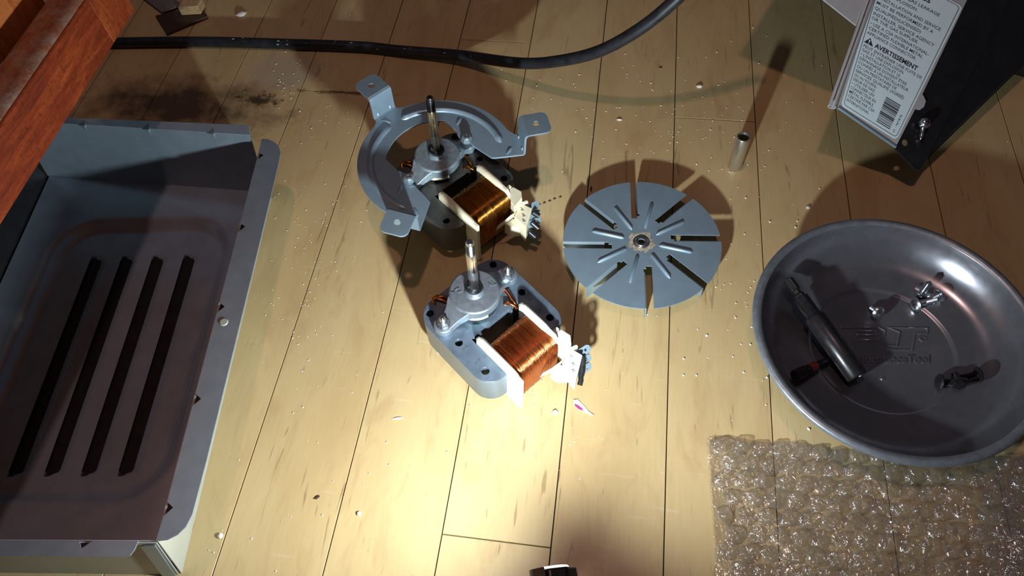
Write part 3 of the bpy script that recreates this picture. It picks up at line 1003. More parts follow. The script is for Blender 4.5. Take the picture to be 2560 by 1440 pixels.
def smooth(a, b, x):
    x = max(0, min(1, (x-a)/(b-a)))
    return x*x*(3-2*x)

SW = 163.0
def back_t(s): return 246.0+0.120*s

def tray_floor():
    sx = set()
    s = 0.0
    while s <= SW:
        sx.add(round(s, 2)); s += 2.0
    cuts = [48.6, 69.8, 90.9, 112.0]
    for c in cuts:
        sx.update([c-11.4, c-9, c-6, c-3, round(c-0.01, 2), round(c+0.25, 2)])
    sx = sorted(sx)
    ts = []
    t = 2.0
    while t < 244.5: ts.append(t); t += 1.5
    nT = len(ts)+1
    vs = []
    def rr_sdf(s, t, s0, s1, t0, t1, r):
        cx, cy = (s0+s1)/2, (t0+t1)/2
        qx, qy = abs(s-cx)-(s1-s0)/2+r, abs(t-cy)-(t1-t0)/2+r
        return math.hypot(max(qx, 0), max(qy, 0))+min(max(qx, qy), 0)-r
    for s in sx:
        for i in range(nT):
            if i < nT-1:
                t = ts[i]
                f = t/244.0
                tt = t+(back_t(s)-246.0)*max(0, (t-225)/19.0)
            else:
                t = 246.0
                tt = back_t(s)
            d = rr_sdf(s, t, 16.5, 139.0, 32.5, 225.0, 30)
            z = 7.4-5.8*smooth(1.0, -7.5, d)
            for c in cuts:
                if c-11.4 <= s <= c:
                    # sloping strip: falls from the right to the cut edge at the left
                    e0 = 49.0+(c-s)*0.32
                    e1 = 198.0-(c-s)*0.32
                    inside = smooth(e0-0.8, e0+0.8, t)*smooth(e1+0.8, e1-0.8, t)
                    z -= 4.2*((s-(c-11.4))/11.4)**1.2*inside
            vs.append(L(s, tt, z))
    fs = []
    for a in range(len(sx)-1):
        for i in range(nT-1):
            mid = (sx[a]+sx[a+1])/2
            tm = ts[i]
            if any(abs(mid-c-0.12) < 0.14 for c in cuts) and 50.5 < tm < 195.5:
                continue                       # the open slit of a louvre
            fs.append((a*nT+i, (a+1)*nT+i, (a+1)*nT+i+1, a*nT+i+1)[::-1])
    return MB().add(vs, fs)
tf = tray_floor()
pan_floor = tf.build('louvred_panel', 'tray_in', tray, 32)
def quad_wall(pts, th, nrm):
    n = Vector(nrm).normalized()*th
    vs = [Vector(p) for p in pts]+[Vector(p)+n for p in pts]
    k = len(pts)
    fs = [tuple(range(k)), tuple(range(2*k-1, k-1, -1))]+[(i, i+k, (i+1) % k+k, (i+1) % k) for i in range(k)]
    return MB().add([tuple(v) for v in vs], fs)
RZ = 50.0                       # height of the rim
# right wall leaning out, rim flange with gusset notches and a turned down lip
quad_wall([L(0, -2.4, 0), L(0, 246, 0), L(-9.4, 255, RZ-0.8), L(-9.2, 1.8, RZ-0.8)], 0.5, (1, 0, 0)).build('side_wall', 'cream', tray)
quad_wall([L(0.6, 2, 1), L(0.6, 246, 1), L(-8.8, 255, RZ-0.8), L(-8.6, 2.6, RZ-0.8)], 0.5, (1, 0, 0)).build('wall_lining', 'tray_in', tray)
def notch_edge(ts_, d, s0):
    pts = []
    for t in ts_:
        pts += [(s0+0.2, t-4.4), (s0-d, t-0.4), (s0+0.2, t+2.4)]
    return pts
NT_ = [17.6, 73.3, 128.5, 183.9, 240.5]
fo = [(-8.8, 1.8)]+notch_edge(NT_, 3.4, -9.6)+[(-9.0, 254.6), (-13.0, 254.0), (-17.6, 251.6), (-21.2, 248.0), (-23.6, 242.0), (-24.0, 230)]
fo += [(-24.0, 150), (-23.6, 40), (-23.0, 14), (-21.4, 8.4), (-18.4, 4.8), (-14, 2.4)]
MB().prism([(-s_, t_) for s_, t_ in fo], RZ-0.8, RZ).build('rim_flange', 'tray', tray)
for t in NT_:
    MB().add([L(-9.0, t-5.0, RZ-1.2), L(-13.6, t-0.4, RZ-1.2), L(-9.0, t+3.0, RZ-1.2), L(-9.2, t-0.8, RZ-5)], [(0, 1, 2), (0, 3, 1), (1, 3, 2), (2, 3, 0)]).build('gusset', 'gunmetal', tray)  # dark fill, paints the shade inside each notch
MB().lathe([(1.9, RZ-0.1), (2.4, RZ+0.1), (2.0, RZ+0.6)], 20, Tr(14.9, 118.0, 0)).build('plug', 'cream', tray, 40, label='small cream plug in the flange')
# front wall, its rim flange and lip
quad_wall([L(1.0, -2.6, 0), L(SW, -1.0, 0), L(SW, 2.4, RZ-0.8), L(-9.0, 1.6, RZ-0.8)], 0.5, (0, -1, 0)).build('front_wall', 'cream', tray)
quad_wall([L(1.0, -1.8, 1), L(SW, -0.2, 1), L(SW, 3.2, RZ-0.8), L(-8.6, 2.4, RZ-0.8)], 0.5, (0, -1, 0)).build('wall_lining', 'tray_in', tray)
ff = [(-0.4, 1.8), (21.4, 1.8), (25.4, -1.4), (27.8, 1.8), (SW, 2.6), (SW, -4.2), (4.4, -5.2), (1.6, -4.6), (0.2, -2.0)]
MB().prism([(-p, q) for p, q in ff], RZ-0.8, RZ).build('rim_flange', 'tray', tray)
MB().add([L(21.0, 2.2, RZ-1.2), L(25.4, -2.0, RZ-1.2), L(28.2, 2.2, RZ-1.2), L(25.0, 2.4, RZ-5)], [(2, 1, 0), (1, 3, 0), (2, 3, 1), (0, 3, 2)]).build('gusset', 'gunmetal', tray)  # front notch filled dark in place of its shade
# folded corner tab
quad_wall([L(2.2, -3.4, 0.5), L(9.2, -3.4, 0.5), L(-0.4, 0.6, 46.5), L(-8.0, 0.8, 48.4)], 0.6, (0, -1, 0)).build('corner_tab', 'tray', tray)
# back wall leaning out, top strip, gussets
bz = RZ+1.5
def bt(s): return 256.4+0.120*s
quad_wall([L(0, back_t(0), 7.6), L(SW, back_t(SW), 7.6), L(SW, bt(SW), bz), L(-1.4, bt(0), bz)], 0.8, (0, 1, 0.3)).build('back_wall', 'tray', tray)
MB().prism([(1.4, bt(0)), (-SW, bt(SW)), (-SW, bt(SW)+4.4), (-1.0, bt(0)+8.8)], bz-0.5, bz+0.3).build('rim_flange', 'tray_in', tray)
for s in (114.2, 69.2, 24.5):
    t = bt(s)
    MB().add([L(s-2.4, t-0.2, bz+0.3), L(s+3.2, t-0.2, bz+0.3), L(s-0.9, t+3.4, bz+0.5), L(s-0.9, t-1.6, bz-4.2), L(s-1.5, t-1.4, bz+0.6)], [(1, 4, 2), (1, 3, 4), (0, 2, 4), (0, 4, 3)]).build('gusset', 'tray', tray)
# left wall, near black so that its colour carries the shade there
quad_wall([L(SW, 6, 3), L(SW, back_t(SW), 3), L(SW+8, bt(SW), bz), L(SW+8, 2, bz)], 0.8, (-1, 0, 0.2)).build('side_wall', 'blackmetal', tray, label='side wall coloured dark for the shade on it')
MB().prism([(-(SW+8), 2), (-(SW+20), 2), (-(SW+20), bt(SW)), (-(SW+8), bt(SW))], bz-0.5, bz+0.4).build('rim_flange', 'tray', tray)
# underside
MB().box(-SW, -0.8, 0, 244, 0.0, 0.4).build('base_sheet', 'black', tray)

# ================================================================== CABINET EDGE (upper left)
cab = empty('wooden_cabinet', (-277, 330, 0), (0, 0, 0), 'red stained wooden cabinet with dusty moulding at the upper left', 'cabinet')
XW = 0.0
Y1 = 0.0
def cl(x0, x1, y0, y1, z0, z1): return (x0, x1, y0, y1, z0, z1)
def yz_prism(mb, prof, y0, y1):
    """profile in (x, z), swept along y"""
    n = len(prof)
    vs = [(x, y0, z) for x, z in prof]+[(x, y1, z) for x, z in prof]
    fs = [tuple(range(n)), tuple(range(2*n-1, n-1, -1))]+[(i, i+n, (i+1) % n+n, (i+1) % n) for i in range(n)]
    return mb.add(vs, fs)
yz_prism(MB(), [(-20, 130), (-0.8, 130), (0, 130.8), (0, 158.0), (-0.6, 158.6), (-20, 158.6)], -560, -29.3).build('rail', 'wood_red', cab)
yz_prism(MB(), [(-22, 130), (-0.8, 130), (0, 130.8), (0, 205), (-22, 205)], -28.9, 0).build('stile', 'wood_end', cab, bevel=1.2)
mp_ = [(-24, 156)]+[(-10.5+9.5*math.cos(math.radians(a)), 157.8+5.0*math.sin(math.radians(a))) for a in range(0, 181, 20)]+[(-20, 156)]
yz_prism(MB(), [(-1.2, 158.3)]+[(-11+9.8*math.cos(math.radians(a)), 158.4+3.6*math.sin(math.radians(a))) for a in range(10, 180, 17)]+[(-21, 158.3)], -560, -29.4).build('moulding', 'wood_dusty', cab, 40, label='dusty rounded moulding on top of the rail')
yz_prism(MB(), [(-45, 150), (-26.5, 150), (-26.0, 150.6), (-26.0, 330), (-45, 330)], -560, -29.4).build('side_panel', 'wood_orange', cab, label='orange brown panel above the moulding')
MB().box(-260, -165, -560, -20, 0, 150).build('plinth', 'wood_and_shadow', cab)
MB().box(-260, -24, -560, -30, 129, 131).build('bottom_board', 'wood_orange', cab)
hr = MB()
rnd = random.Random(21)
for k in range(7):
    y = rnd.uniform(-150, -35)
    x = rnd.uniform(-18, 0.2)
    z = 162.2 if x < -1 else 150
    p = []
    a = rnd.uniform(0, 6.28)
    q = Vector((x, y, z))
    for i in range(9):
        p.append(tuple(q))
        a += rnd.uniform(-0.5, 0.5)
        q = q+Vector((0.9*math.cos(a), 2.2*math.sin(a), 0.05))
    hr.tube(p, 0.10, 5)
tag(hr.build('stray_hair', 'hair', cab), kind='stuff')

# ================================================================== APPLIANCE PANEL (upper right)
Rl = Matrix(((0.889, 0.357, 0.286), (-0.211, 0.875, -0.436), (-0.406, 0.327, 0.853)))
app = empty('range_panel', (182.0, 362.0, 31.0), Rl.to_euler(), 'black and grey sheet metal range panel with white bilingual gas warning label', 'range panel')
# black carrier plate with two holes, fold and side face
blk = [(2.0, -4.6), (19.6, -9.6), (22.2, -9.2), (23.4, -7.4), (24.8, 3.0), (29.0, 61), (34.1, 129), (42, 235), (-6, 235), (-4, 20)]
MB().prism(blk, -2.6, -1.4, [circ(6.6, 2.6, 2.3, 16), circ(15.0, 7.0, 1.9, 14)]).build('carrier_plate', 'blackmetal', app, bevel=0.25)
sd = MB()
e0, e1 = Vector((24.4, 0.0, -1.5)), Vector((42, 235, -1.5))
f0, f1 = Vector((36.0, 12.0, -19.0)), Vector((120, 225, -24.0))
th = Vector((-0.8, 0, -0.6))
vs = [tuple(v) for v in (e0, e1, f1, f0)]+[tuple(v+th) for v in (e0, e1, f1, f0)]
sd.add(vs, [(3, 2, 1, 0), (4, 5, 6, 7), (0, 1, 5, 4), (1, 2, 6, 5), (2, 3, 7, 6), (3, 0, 4, 7)])
sd.build('side_skirt', 'blackmetal', app)
MB().box(60, 120, 120, 240, -120, -20).build('housing_body', 'blackmetal', app)
# grey cover plate carrying the label, rolled edge on the left, hem below
gp = [(-45.4, -0.9), (1.4, -3.4), (3.0, 26), (6.4, 27.2), (8.0, 30.4), (7.6, 34.4), (4.4, 37.0), (3.4, 37.2), (5.2, 112), (8.2, 235), (-66, 235), (-55.0, 74)]
MB().prism(gp, -1.3, -0.3).build('cover_plate', 'greypaint', app, bevel=0.2)
MB().tube([(-45.2, -1.4, -0.8), (1.4, -3.8, -0.8)], 1.1, 10).build('hem', 'galv', app, 50)
rp = []
for k in range(19):
    a = math.radians(-80+k*17)
    rp.append((math.cos(a)*2.6, math.sin(a)*2.6))
ri = [(x*0.72, y*0.72) for x, y in reversed(rp)]
ax0, ax1 = Vector((-48.6, -3.0, -1.6)), Vector((-69.5, 235, -1.6))
MB().prism(rp+ri, 0, (ax1-ax0).length, mat=frame(ax0, ax1-ax0, (1, 0, 0))).build('rolled_edge', 'greypaint', app, 50)
# the plate carries on to the left further up
MB().prism([(-56.4, 55.0), (-82.0, 57.8), (-140, 66), (-140, 235), (-69, 235)], -3.4, -2.4).build('upper_plate', 'greypaint', app)
# the label: corners on the plate
LBL = {'bl': (-44.0, 0.6), 'br': (-0.2, 0.2), 'tr': (4.2, 107.0), 'tl': (-58.5, 100.0)}
LW, LH = 44.0, 106.0
def lmap(x, y):
    fx, fy = x/LW, y/LH
    bl, br, tr_, tl = [Vector(LBL[k]) for k in ('bl', 'br', 'tr', 'tl')]
    p = bl*(1-fx)*(1-fy)+br*fx*(1-fy)+tr_*fx*fy+tl*(1-fx)*fy
    return p
lab = MB().prism([tuple(lmap(x, y)) for x, y in rrect(0, LW, 0, LH, 2.6, 4)], -0.3, -0.08).build('warning_label', 'label', app)
def lprint(mb, vs, fs, x, y, rot=0.0, z=-0.05):
    c_, s_ = math.cos(rot), math.sin(rot)
    out = []
    for v in vs:
        px, py = x+v[0]*c_-v[1]*s_, y+v[0]*s_+v[1]*c_
        q = lmap(px, py)
        out.append((q.x, q.y, z))
    mb.add(out, fs)
ink = MB()
def line_of(body, x, y, size, width=None, bold=0.0, rot=0.0):
    vs, fs = text_mesh(body, size, 0, bold)
    if width:
        mx = max(v[0] for v in vs)
        k = width/mx
        vs = [(v[0]*k, v[1], 0) for v in vs]
    lprint(ink, vs, fs, x, y, rot)
TXT = [('WARNINGS', 96.5, 5.2, 26, 0.14), ('RESULT IN GAS LEAKAGE', 91.0, 3.9, 33, 0.02), ('AND EXPLOSION.', 86.8, 3.9, 21.5, 0.02),
       ('\u2022 INSTALLATION AND SERVICE', 82.0, 3.9, 36.5, 0.02), ('MUST BE PERFORMED BY A', 77.9, 3.9, 33.5, 0.02), ('QUALIFIED(LICENSED)', 73.8, 3.9, 27.5, 0.02),
       ('INSTALLER, SERVICE AGENCY', 69.7, 3.9, 37.0, 0.02), ('OR THE GAS SUPPLIER.', 66.2, 3.8, 28.5, 0.02),
       ('\u2022 USE A CSA INTERNATIONAL-', 62.2, 3.8, 36.5, 0.02), ('CERTIFIED FLEXIBLE METAL', 58.6, 3.8, 34.0, 0.02), ('APPLIANCE CONNECTOR.', 55.0, 3.8, 31.0, 0.02),
       ('PEUT ENTRA\u00ceNER UNE FUITE DE', 45.20, 3.5, 38.5, 0.02),
       ('GAZ ET UNE EXPLOSION.', 42.08, 3.5, 28.0, 0.02),
       ('\u2022 L\u2019INSTALLATION ET LE', 38.96, 3.5, 26.5, 0.02),
       ('D\u00c9PANNAGE DOIVENT \u00caTRE', 35.84, 3.5, 32.0, 0.02),
       ('CONFI\u00c9S \u00c0 UN INSTALLATEUR', 32.72, 3.5, 34.5, 0.02),
       ('OU UN PRESTATAIRE DE', 29.60, 3.5, 27.5, 0.02),
       ('SERVICES QUALIFI\u00c9 (AGR\u00c9\u00c9)', 26.48, 3.5, 34.0, 0.02),
       ('OU AU FOURNI-', 23.36, 3.5, 16.0, 0.02),
       ('SSEUR DE GAZ.', 20.24, 3.5, 16.0, 0.02),
       ('\u2022 UTILISER UN', 17.12, 3.5, 16.0, 0.02),
       ('CONNECTEUR EN', 14.00, 3.5, 18.5, 0.02),
       ('M\u00c9TAL FLEXIBLE', 10.88, 3.5, 18.0, 0.02),
       ('CERTIFI\u00c9 PAR CSA', 7.76, 3.5, 20.0, 0.02),
       ('INTERNATIONAL', 4.64, 3.5, 17.0, 0.02)]
for body, y, size, width, bold in TXT:
    line_of(body, 2.4, y, size*0.86, width, bold)
line_of('AVERTISSEMENT', 9.0, 48.9, 4.6, 27.5, 0.14)
# warning triangle
tri = MB()
def lflat(mb, pts, z):
    ps = [lmap(*p) for p in pts]
    mb.add([(p.x, p.y, z) for p in ps], [tuple(range(len(pts)))])
lflat(ink, [(2.2, 48.6), (8.0, 48.6), (5.1, 53.4)], -0.05)
mk_w = MB()
lflat(mk_w, [(4.7, 50.3), (5.5, 50.3), (5.6, 52.0), (4.6, 52.0)], -0.03)
lflat(mk_w, [(4.75, 49.1), (5.45, 49.1), (5.45, 49.9), (4.75, 49.9)], -0.03)
mk_w.build('warning_triangle_mark', 'label', lab)
# thin frame line
fr_o = rrect(1.2, LW-1.2, 1.2, LH-1.2, 2.2, 4)
fr_i = rrect(1.55, LW-1.55, 1.55, LH-1.55, 1.9, 4)
n_ = len(fr_o)
ps = [lmap(*p) for p in fr_o]+[lmap(*p) for p in fr_i]
ink.add([(p.x, p.y, -0.05) for p in ps], [(i, (i+1) % n_, n_+(i+1) % n_, n_+i) for i in range(n_)])
# barcode
rnd = random.Random(5)
y = 3.6
while y < 21.5:
    h = rnd.choice((0.35, 0.35, 0.6, 0.9))
    lflat(ink, [(26.0, y), (36.6, y), (36.6, y+h), (26.0, y+h)], -0.05)
    y += h+rnd.choice((0.3, 0.45, 0.7))
# the part number beside it is too small to read: a row of tiny printed marks
for k in range(13):
    y = 3.6+k*1.02
    if k in (2, 3):
        continue
    lflat(ink, [(38.9, y), (39.2 if k % 3 else 40.2, y), (40.2, y+0.62), (38.9 if k % 2 else 39.6, y+0.62)], -0.05)
ink.build('printed_text', 'ink', lab)
# screws on the black plate: part of the panel
scw = MB()
m1 = Tr(11.6, 19.2, 2.2)
scw.lathe([(3.6, -1.6), (3.6, -0.4), (3.2, 1.2), (2.2, 2.2), (1.0, 2.6), (0.2, 2.7)], 24, m1)
s1 = scw.build('screw', 'zinc', app, 50)
xr = MB()
for a in (0.2, 0.2+PI/2):
    xr.box(-1.9, 1.9, -0.35, 0.35, 1.6, 2.85, m1 @ Rz(a))
xr.build('cross_recess', 'gunmetal', s1)
MB().lathe([(1.5, 0), (1.1, 2.2), (1.4, 3.0), (0.9, 6.2), (0.2, 7.0)], 14, frame((13.0, 15.8, 0.0), (0.2, -1, 0.05))).build('screw_shank', 'zinc', app, 40)
MB().lathe([(2.5, -1.4), (2.5, -0.6), (1.6, -0.2), (1.0, 0.6), (0.2, 0.8)], 18, Tr(14.4, 7.6, 0)).build('rivet', 'gunmetal', app, 40)

# ================================================================== HOSE
def catmull(pts, n=10):
    P = [Vector(p) for p in pts]
    out = []
    for i in range(len(P)-1):
        p0, p1, p2, p3 = P[max(i-1, 0)], P[i], P[i+1], P[min(i+2, len(P)-1)]
        for k in range(n):
            t = k/n
            out.append(0.5*((2*p1)+(-p0+p2)*t+(2*p0-5*p1+4*p2-p3)*t*t+(-p0+3*p1-3*p2+p3)*t**3))
    out.append(P[-1])
    return out
hose_path = catmull([(-520, 436, 4.2), (-409.4, 446.7, 4.2), (-338.3, 452.8, 4.2), (-270.6, 455.2, 4.2), (-204.1, 456.6, 4.2), (-170.6, 453.8, 4.6), (-121.3, 447.8, 8.0),
                     (-70.8, 428.7, 20), (-40.0, 416.6, 34.5), (-12.0, 409.4, 51), (13.0, 405.0, 73.9), (33.0, 404.8, 97), (55, 408, 126), (86, 418, 165)], 9)
hs = MB().tube(hose_path, 4.15, 18).build('rubber_hose', 'rubber', None, 60)
tag(hs, 'black rubber hose crossing the floor at the top of the picture', 'hose')
sm = MB()
rnd = random.Random(9)
for k in range(26):
    i = rnd.randrange(22, 92)
    if i >= len(hose_path)-1: continue
    p, q = hose_path[i], hose_path[i+1]
    t = (q-p).normalized()
    side = t.cross(Vector((0, 0, 1))).normalized()
    a = rnd.uniform(0.5, 1.5)
    n = (Vector((0, 0, 1))*math.sin(a)-side*0+side*math.cos(a)*rnd.choice((1, -1))).normalized()
    c_ = p+n*4.12
    w = rnd.uniform(0.25, 0.6)
    sm.tube([c_-t*w*rnd.uniform(1, 3), c_, c_+t*w*rnd.uniform(1, 2.5)], [w*0.3, w*0.5, w*0.3], 6)
tag(sm.build('hose_specks', 'crumb', hs), kind='stuff')

# ================================================================== BUBBLE WRAP
def bubble_wrap():
    root = empty('bubble_wrap', (66, 158, 0), (0, 0, 0), 'clear bubble wrap sheet lying at the lower right under the dish', 'bubble wrap')
    def zf(x, y):
        return 1.7+0.9*math.sin(x*0.05+1)*math.cos(y*0.06)+0.5*math.sin(x*0.17+y*0.11)+0.25*math.sin(x*0.7+1.3*math.sin(y*0.31))*math.sin(y*0.6+math.sin(x*0.23))
    corners = [(0, 0), (4.6, -71.7), (10, -190), (250, -190), (250, 18), (165, 13), (70.7, 3.0)]
    # sheet as a grid between left and right edges
    nx, ny = 150, 110
    vs, fs = [], []
    for i in range(nx+1):
        fx = i/nx
        for j in range(ny+1):
            fy = j/ny
            top = 0.045*fx*250+0.8*math.sin(fx*40)
            y = top*(1-fy)+(-190)*fy
            x = (fx*250)+(1-fx)*(0.066*(-y))
            vs.append((x, y, zf(x, y)))
    for i in range(nx):
        for j in range(ny):
            a = i*(ny+1)+j
            fs.append((a, a+1, a+ny+2, a+ny+1))
    MB().add(vs, fs).build('film_sheet', 'film', root, 80)
    # a loose second ply folded over at the right
    vs2, fs2 = [], []
    for i in range(31):
        for j in range(41):
            x = 134+i*3.6+2.5*math.sin(j*0.5)*(1-i/30)
            y = 6-j*4.6+0.03*x
            vs2.append((x, y, 6.6+2.2*math.sin(i*0.5+j*0.35)+1.0*math.sin(j*0.9)))
    for i in range(30):
        for j in range(40):
            a = i*41+j
            fs2.append((a, a+1, a+42, a+41))
    MB().add(vs2, fs2).build('folded_ply', 'film', root, 80)
    # bubbles: one dome mesh each in three shapes, shared
    shapes = []
    for q in range(7):
        rnd = random.Random(50+q)
        vs3, fs3 = [], []
        n = 22
        rings = [(4.9, -0.1), (4.75, 0.5), (4.6, 1.2), (4.3, 1.9), (3.8, 2.5), (3.1, 2.95), (2.2, 3.2), (1.1, 3.3)]
        ph = [rnd.uniform(0, 6.28) for _ in range(6)]
        for ri, (r, z) in enumerate(rings):
            for k in range(n):
                a = 2*PI*k/n
                wr = 0.10*math.sin(3*a+ph[0])+0.08*math.sin(5*a+ph[1]+ri*0.5)+0.06*math.sin(8*a+ph[2]-ri*0.7)
                dz = 0.30*math.sin(2*a+ph[3]+ri*0.4)+0.22*math.sin(4*a+ph[4])+rnd.uniform(-0.10, 0.10)
                rr = r*(1+wr*0.7+rnd.uniform(-0.02, 0.02))
                vs3.append((rr*math.cos(a), rr*math.sin(a), z*(1+dz*0.55)))
        vs3.append((0.3, 0.2, 2.6+rnd.uniform(-0.9, 0.5)))
        for i in range(len(rings)-1):
            for k in range(n):
                k2 = (k+1) % n
                fs3.append((i*n+k, i*n+k2, (i+1)*n+k2, (i+1)*n+k))
        for k in range(n):
            fs3.append(((len(rings)-1)*n+k, (len(rings)-1)*n+(k+1) % n, len(vs3)-1))
        me = MB().add(vs3, fs3).mesh('bubble', 70)
        me.materials.append(MT['film'])
        shapes.append(me)
    rnd = random.Random(77)
    pitch_ = 10.4
    cnt = 0
    rowi = 0
    yy = -4.0
    while yy > -92:
        xx = 6.5+(pitch_/2 if rowi % 2 else 0)-0.066*yy
        while xx < 178 + yy*0.0:
            ry = yy+0.045*xx
            # nothing under the dish's base
            d = math.hypot(66+xx-164.6, 158+ry-222.6)
            if d > 56:
                o = bpy.data.objects.new('bubble', rnd.choice(shapes))
                C.objects.link(o)
                o.parent = root
                o.location = ((xx+rnd.uniform(-0.4, 0.4))*S, (ry+rnd.uniform(-0.4, 0.4))*S, zf(xx, ry)*S)
                o.rotation_euler = (rnd.uniform(-0.3, 0.3), rnd.uniform(-0.3, 0.3), rnd.uniform(0, 6.28))
                o.scale = (rnd.uniform(0.92, 1.06), rnd.uniform(0.92, 1.06), rnd.uniform(0.5, 1.1))
                cnt += 1
            xx += pitch_
        yy -= pitch_*0.88
        rowi += 1
bubble_wrap()

# ================================================================== TORCH (its head shows at the bottom edge)
def torch():
    head = Vector((-7.0, 58.0, 98.0))
    root = empty('pocket_torch', head, (0, 0, 0), 'black pocket torch whose head shows at the bottom edge', 'torch')
    # the barrel runs back towards the viewer, below the picture
    back = Vector((0.24, -0.95, -0.10)).normalized()
    m = frame((0, 0, 0), back, (0, 0, 1))
    MB().prism(circ(0, 0, 9.2, 8, 0.2), -2.0, 9.0, mat=m).build('bezel', 'gunmetal', root, bevel=0.8)
    MB().lathe([(8.0, 8.5), (7.4, 12.0), (7.4, 80.0), (6.8, 82)], 24, m).build('barrel', 'black', root, 40)
    lensm = NT('led_lens')
    lensm.p.inputs['Base Color'].default_value = (0.9, 0.9, 0.85, 1)
    lensm.p.inputs['Emission Color'].default_value = (1, 0.97, 0.88, 1)
    lensm.p.inputs['Emission Strength'].default_value = 3.0
    MB().lathe([(6.4, -2.3), (5.8, -3.0), (0.0, -3.2)], 24, m).build('lens', lensm.m, root, 40)
    MB().prism(arc(0, 0, 9.6, 20, 70, 6)+arc(0, 0, 8.0, 70, 20, 6), -2.6, 3.4, mat=m).build('bezel_facet', 'steel_bezel', root)
    # torch light split into two spots; the second is added to widen the spread
    p = head-back*6.0
    for d_, e_ in ((Vector((-0.82, 0.57, 0.05)), 4.5), (Vector((0.44, 0.85, 0.27)), 4.1)):
        add_light('torch_spot', 'SPOT', p, e_, (0.87, 1.0, 1.08), p+d_, spot_size=math.radians(179), spot_blend=1.0, shadow_soft_size=0.005)
torch()

# ================================================================== SMALL THINGS ON THE FLOOR
b = empty('wood_offcut', (-360, 494, 0), (0, 0, 0.1), 'pale wood offcut on its dark shadow patch at the upper left', 'wood block')
m = MB()
m.prism([(-8.5, -7.5), (8.5, -6.5), (9.5, 4.0), (4.0, 9.5), (-7.0, 6.0)], 3.0, 11.0)
m.build('block', 'pale_wood', b, bevel=0.6)
dk = MB().prism([(-391.5, 484.5), (-372.5, 462.5), (-345.0, 487.0), (-356.0, 500.5)], 0.0, 2.6).build('shadow_patch', 'wood_and_shadow', None, bevel=0.3)  # flat dark sheet painting the offcut's shadow on the floor
tag(dk, 'dark brown flat sheet standing for the shadow of the pale offcut', 'shadow patch')
gs = MB().prism([(-420, 512), (-404, 522), (-372, 499), (-386, 488)], 2.9, 3.6).build('plastic_strip', 'greyfilm', None)
tag(gs, 'dull grey plastic strip beside the pale offcut near the top left', 'plastic strip')

def blob(name, x, y, rx, ry, h, mat, label, cat, seed, rot=0.0, z=0.0, group=None):
    rnd = random.Random(seed)
    vs, fs = [], []
    n = 10
    rings = [(0.8, 0.0), (1.0, 0.3), (0.85, 0.7), (0.45, 0.95)]
    for r, z_ in rings:
        for k in range(n):
            a = 2*PI*k/n
            j = 1+rnd.uniform(-0.18, 0.18)
            vs.append((r*rx*j*math.cos(a), r*ry*j*math.sin(a), z_*h))
    vs.append((0, 0, h))
    for i in range(len(rings)-1):
        for k in range(n):
            k2 = (k+1) % n
            fs.append((i*n+k, i*n+k2, (i+1)*n+k2, (i+1)*n+k))
    for k in range(n):
        fs.append(((len(rings)-1)*n+k, (len(rings)-1)*n+(k+1) % n, len(vs)-1))
    fs.append(tuple(range(n-1, -1, -1)))
    o = MB().add(vs, fs).build(name, mat, None, 60)
    o.location = (x*S, y*S, z*S)
    o.rotation_euler = (0, 0, rot)
    tag(o, label, cat, group)
    return o
blob('foam_scrap', -317.7, 493.5, 4.6, 2.8, 2.6, 'crumb', 'white foam scrap on the floor above the hose', 'scrap', 1, 0.5)
blob('sliver', -106.2, 151.2, 3.3, 0.75, 0.6, 'crumb', 'thin white sliver on the floor left of the clean motor', 'sliver', 2, 0.25)
blob('crumb', -17.6, 164.8, 1.7, 1.5, 1.5, 'crumb', 'pale crumb just left of the torn paper shred', 'crumb', 3)
blob('plastic_bead', -185.8, 75.4, 1.5, 1.5, 1.8, 'crumb', 'small white bead on the floor beside the tray corner', 'bead', 4)
blob('plastic_bead', -115.3, 95.7, 1.3, 1.3, 1.5, 'crumb', 'small white bead on the bright floor below the clean motor', 'bead', 5)
blob('crumb', 62.5, 436, 2.4, 1.6, 1.5, 'crumb', 'pale crumb on the floor above the upright spacer tube', 'crumb', 6)
blob('crumb', 5.4, 397, 2.2, 1.0, 0.9, 'crumb', 'flat pale crumb behind the fan wheel', 'crumb', 8)
blob('crumb', 133.0, 327.0, 1.6, 1.4, 1.2, 'crumb', 'pale crumb on the floor just behind the dish', 'crumb', 9)
# torn paper shred with a magenta print
sh = empty('paper_shred', (-2, 169, 0), (0, 0, -0.5), 'torn paper shred with magenta print on the floor', 'paper scrap')
MB().prism([(-7.4, 1.0), (-5.6, 2.6), (-3.0, 2.0), (0.5, 1.2), (3.2, 0.2), (7.2, -0.2), (6.4, -1.3), (3.0, -1.2), (1.6, -1.8), (-2.0, -2.4), (-5.2, -1.6)], lambda x, y: 0.2+0.06*x*x*0.1, lambda x, y: 0.45+0.06*x*x*0.1).build('paper', 'paper', sh)
MB().prism([(-5.6, -0.6), (-3.2, -0.2), (-0.4, -0.6), (1.0, -1.4), (-1.8, -2.2), (-4.8, -1.6)], 0.62, 0.72).build('print', 'magenta', sh)
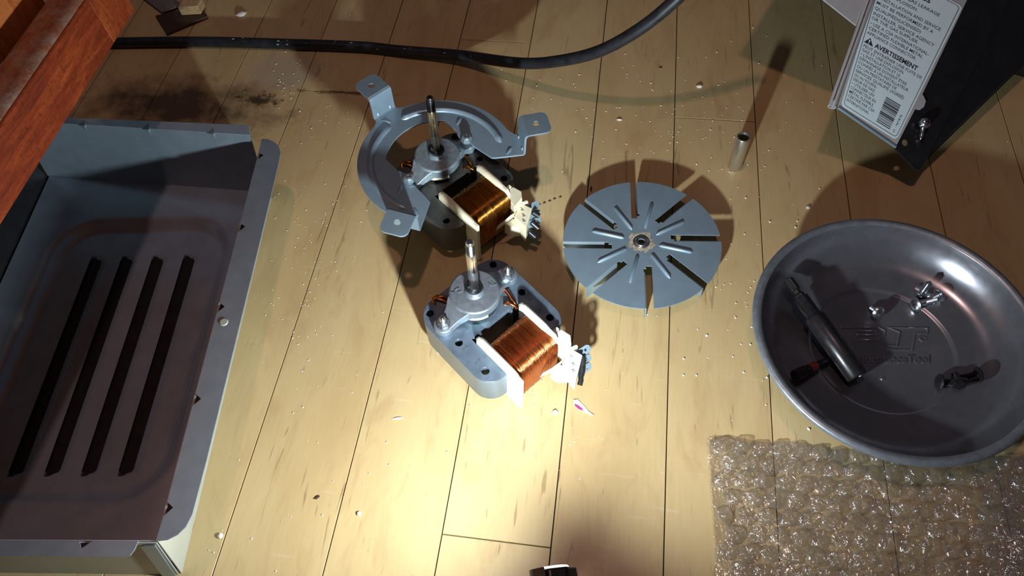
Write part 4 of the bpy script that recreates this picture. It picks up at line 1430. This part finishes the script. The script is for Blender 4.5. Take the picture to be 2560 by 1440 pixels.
# dark chips
for (x, y, rx, ry, a, lb) in ((-140.5, 101.5, 1.7, 1.0, 0.6, 'tiny dark chip on the floor left of the bright patch'), (-10.0, 330.0, 0.7, 2.8, 0.0, 'dark upright splinter between the older motor and fan wheel'), (33.5, 455, 1.2, 0.9, 0, 'tiny dark speck right of the hose')):
    blob('chip', x, y, rx, ry, 0.5, 'wood_and_shadow', lb, 'chip', 12, a)
th_ = MB()
for x, y in ((-46.5, 310.5), (-43.6, 313.0), (-40.4, 314.9), (-37.0, 316.8), (-33.9, 319.0), (-30.2, 320.9)):
    th_.tube([(x-0.9, y-0.45, 0.15), (x, y, 0.3), (x+0.9, y+0.45, 0.15)], [0.2, 0.4, 0.2], 6)
tag(th_.build('dotted_thread', 'wood_and_shadow'), 'dark dotted thread on the floor by the older motor terminals', 'thread')
# fine white grit, nobody could count it
rnd = random.Random(99)
gr = MB()
def grit(cx, cy, sx, sy, n, r0=0.25, r1=0.7):
    for _ in range(n):
        x, y = rnd.gauss(cx, sx), rnd.gauss(cy, sy)
        r = rnd.uniform(r0, r1)
        e = rnd.uniform(0.6, 1.6)
        a = rnd.uniform(0, 6.28)
        vs = [(r*e, 0, 0), (0, r, 0), (-r*e*0.8, 0.1*r, 0), (0, -r*0.9, 0), (0.1*r, 0, r*1.1)]
        gr.add(vs, [(0, 1, 4), (1, 2, 4), (2, 3, 4), (3, 0, 4)], Tr(x, y, 0.02) @ Rz(a))
grit(-188, 250, 16, 42, 95, 0.2, 0.55)
grit(-240, 420, 26, 30, 90)
grit(-205, 330, 14, 40, 40, 0.2, 0.55)
grit(30, 400, 40, 32, 70)
grit(70, 300, 30, 60, 60, 0.3, 0.9)
grit(80, 205, 26, 26, 26, 0.4, 1.0)
grit(-120, 190, 60, 50, 50, 0.2, 0.55)
grit(-20, 165, 22, 25, 40)
grit(-60, 420, 110, 30, 60)
grit(130, 380, 60, 60, 50)
grit(-120, 90, 80, 30, 40)
go = gr.build('floor_grit', 'crumb')
tag(go, 'fine white grit and dust sprinkled over the wooden floor', 'grit', None, 'stuff')
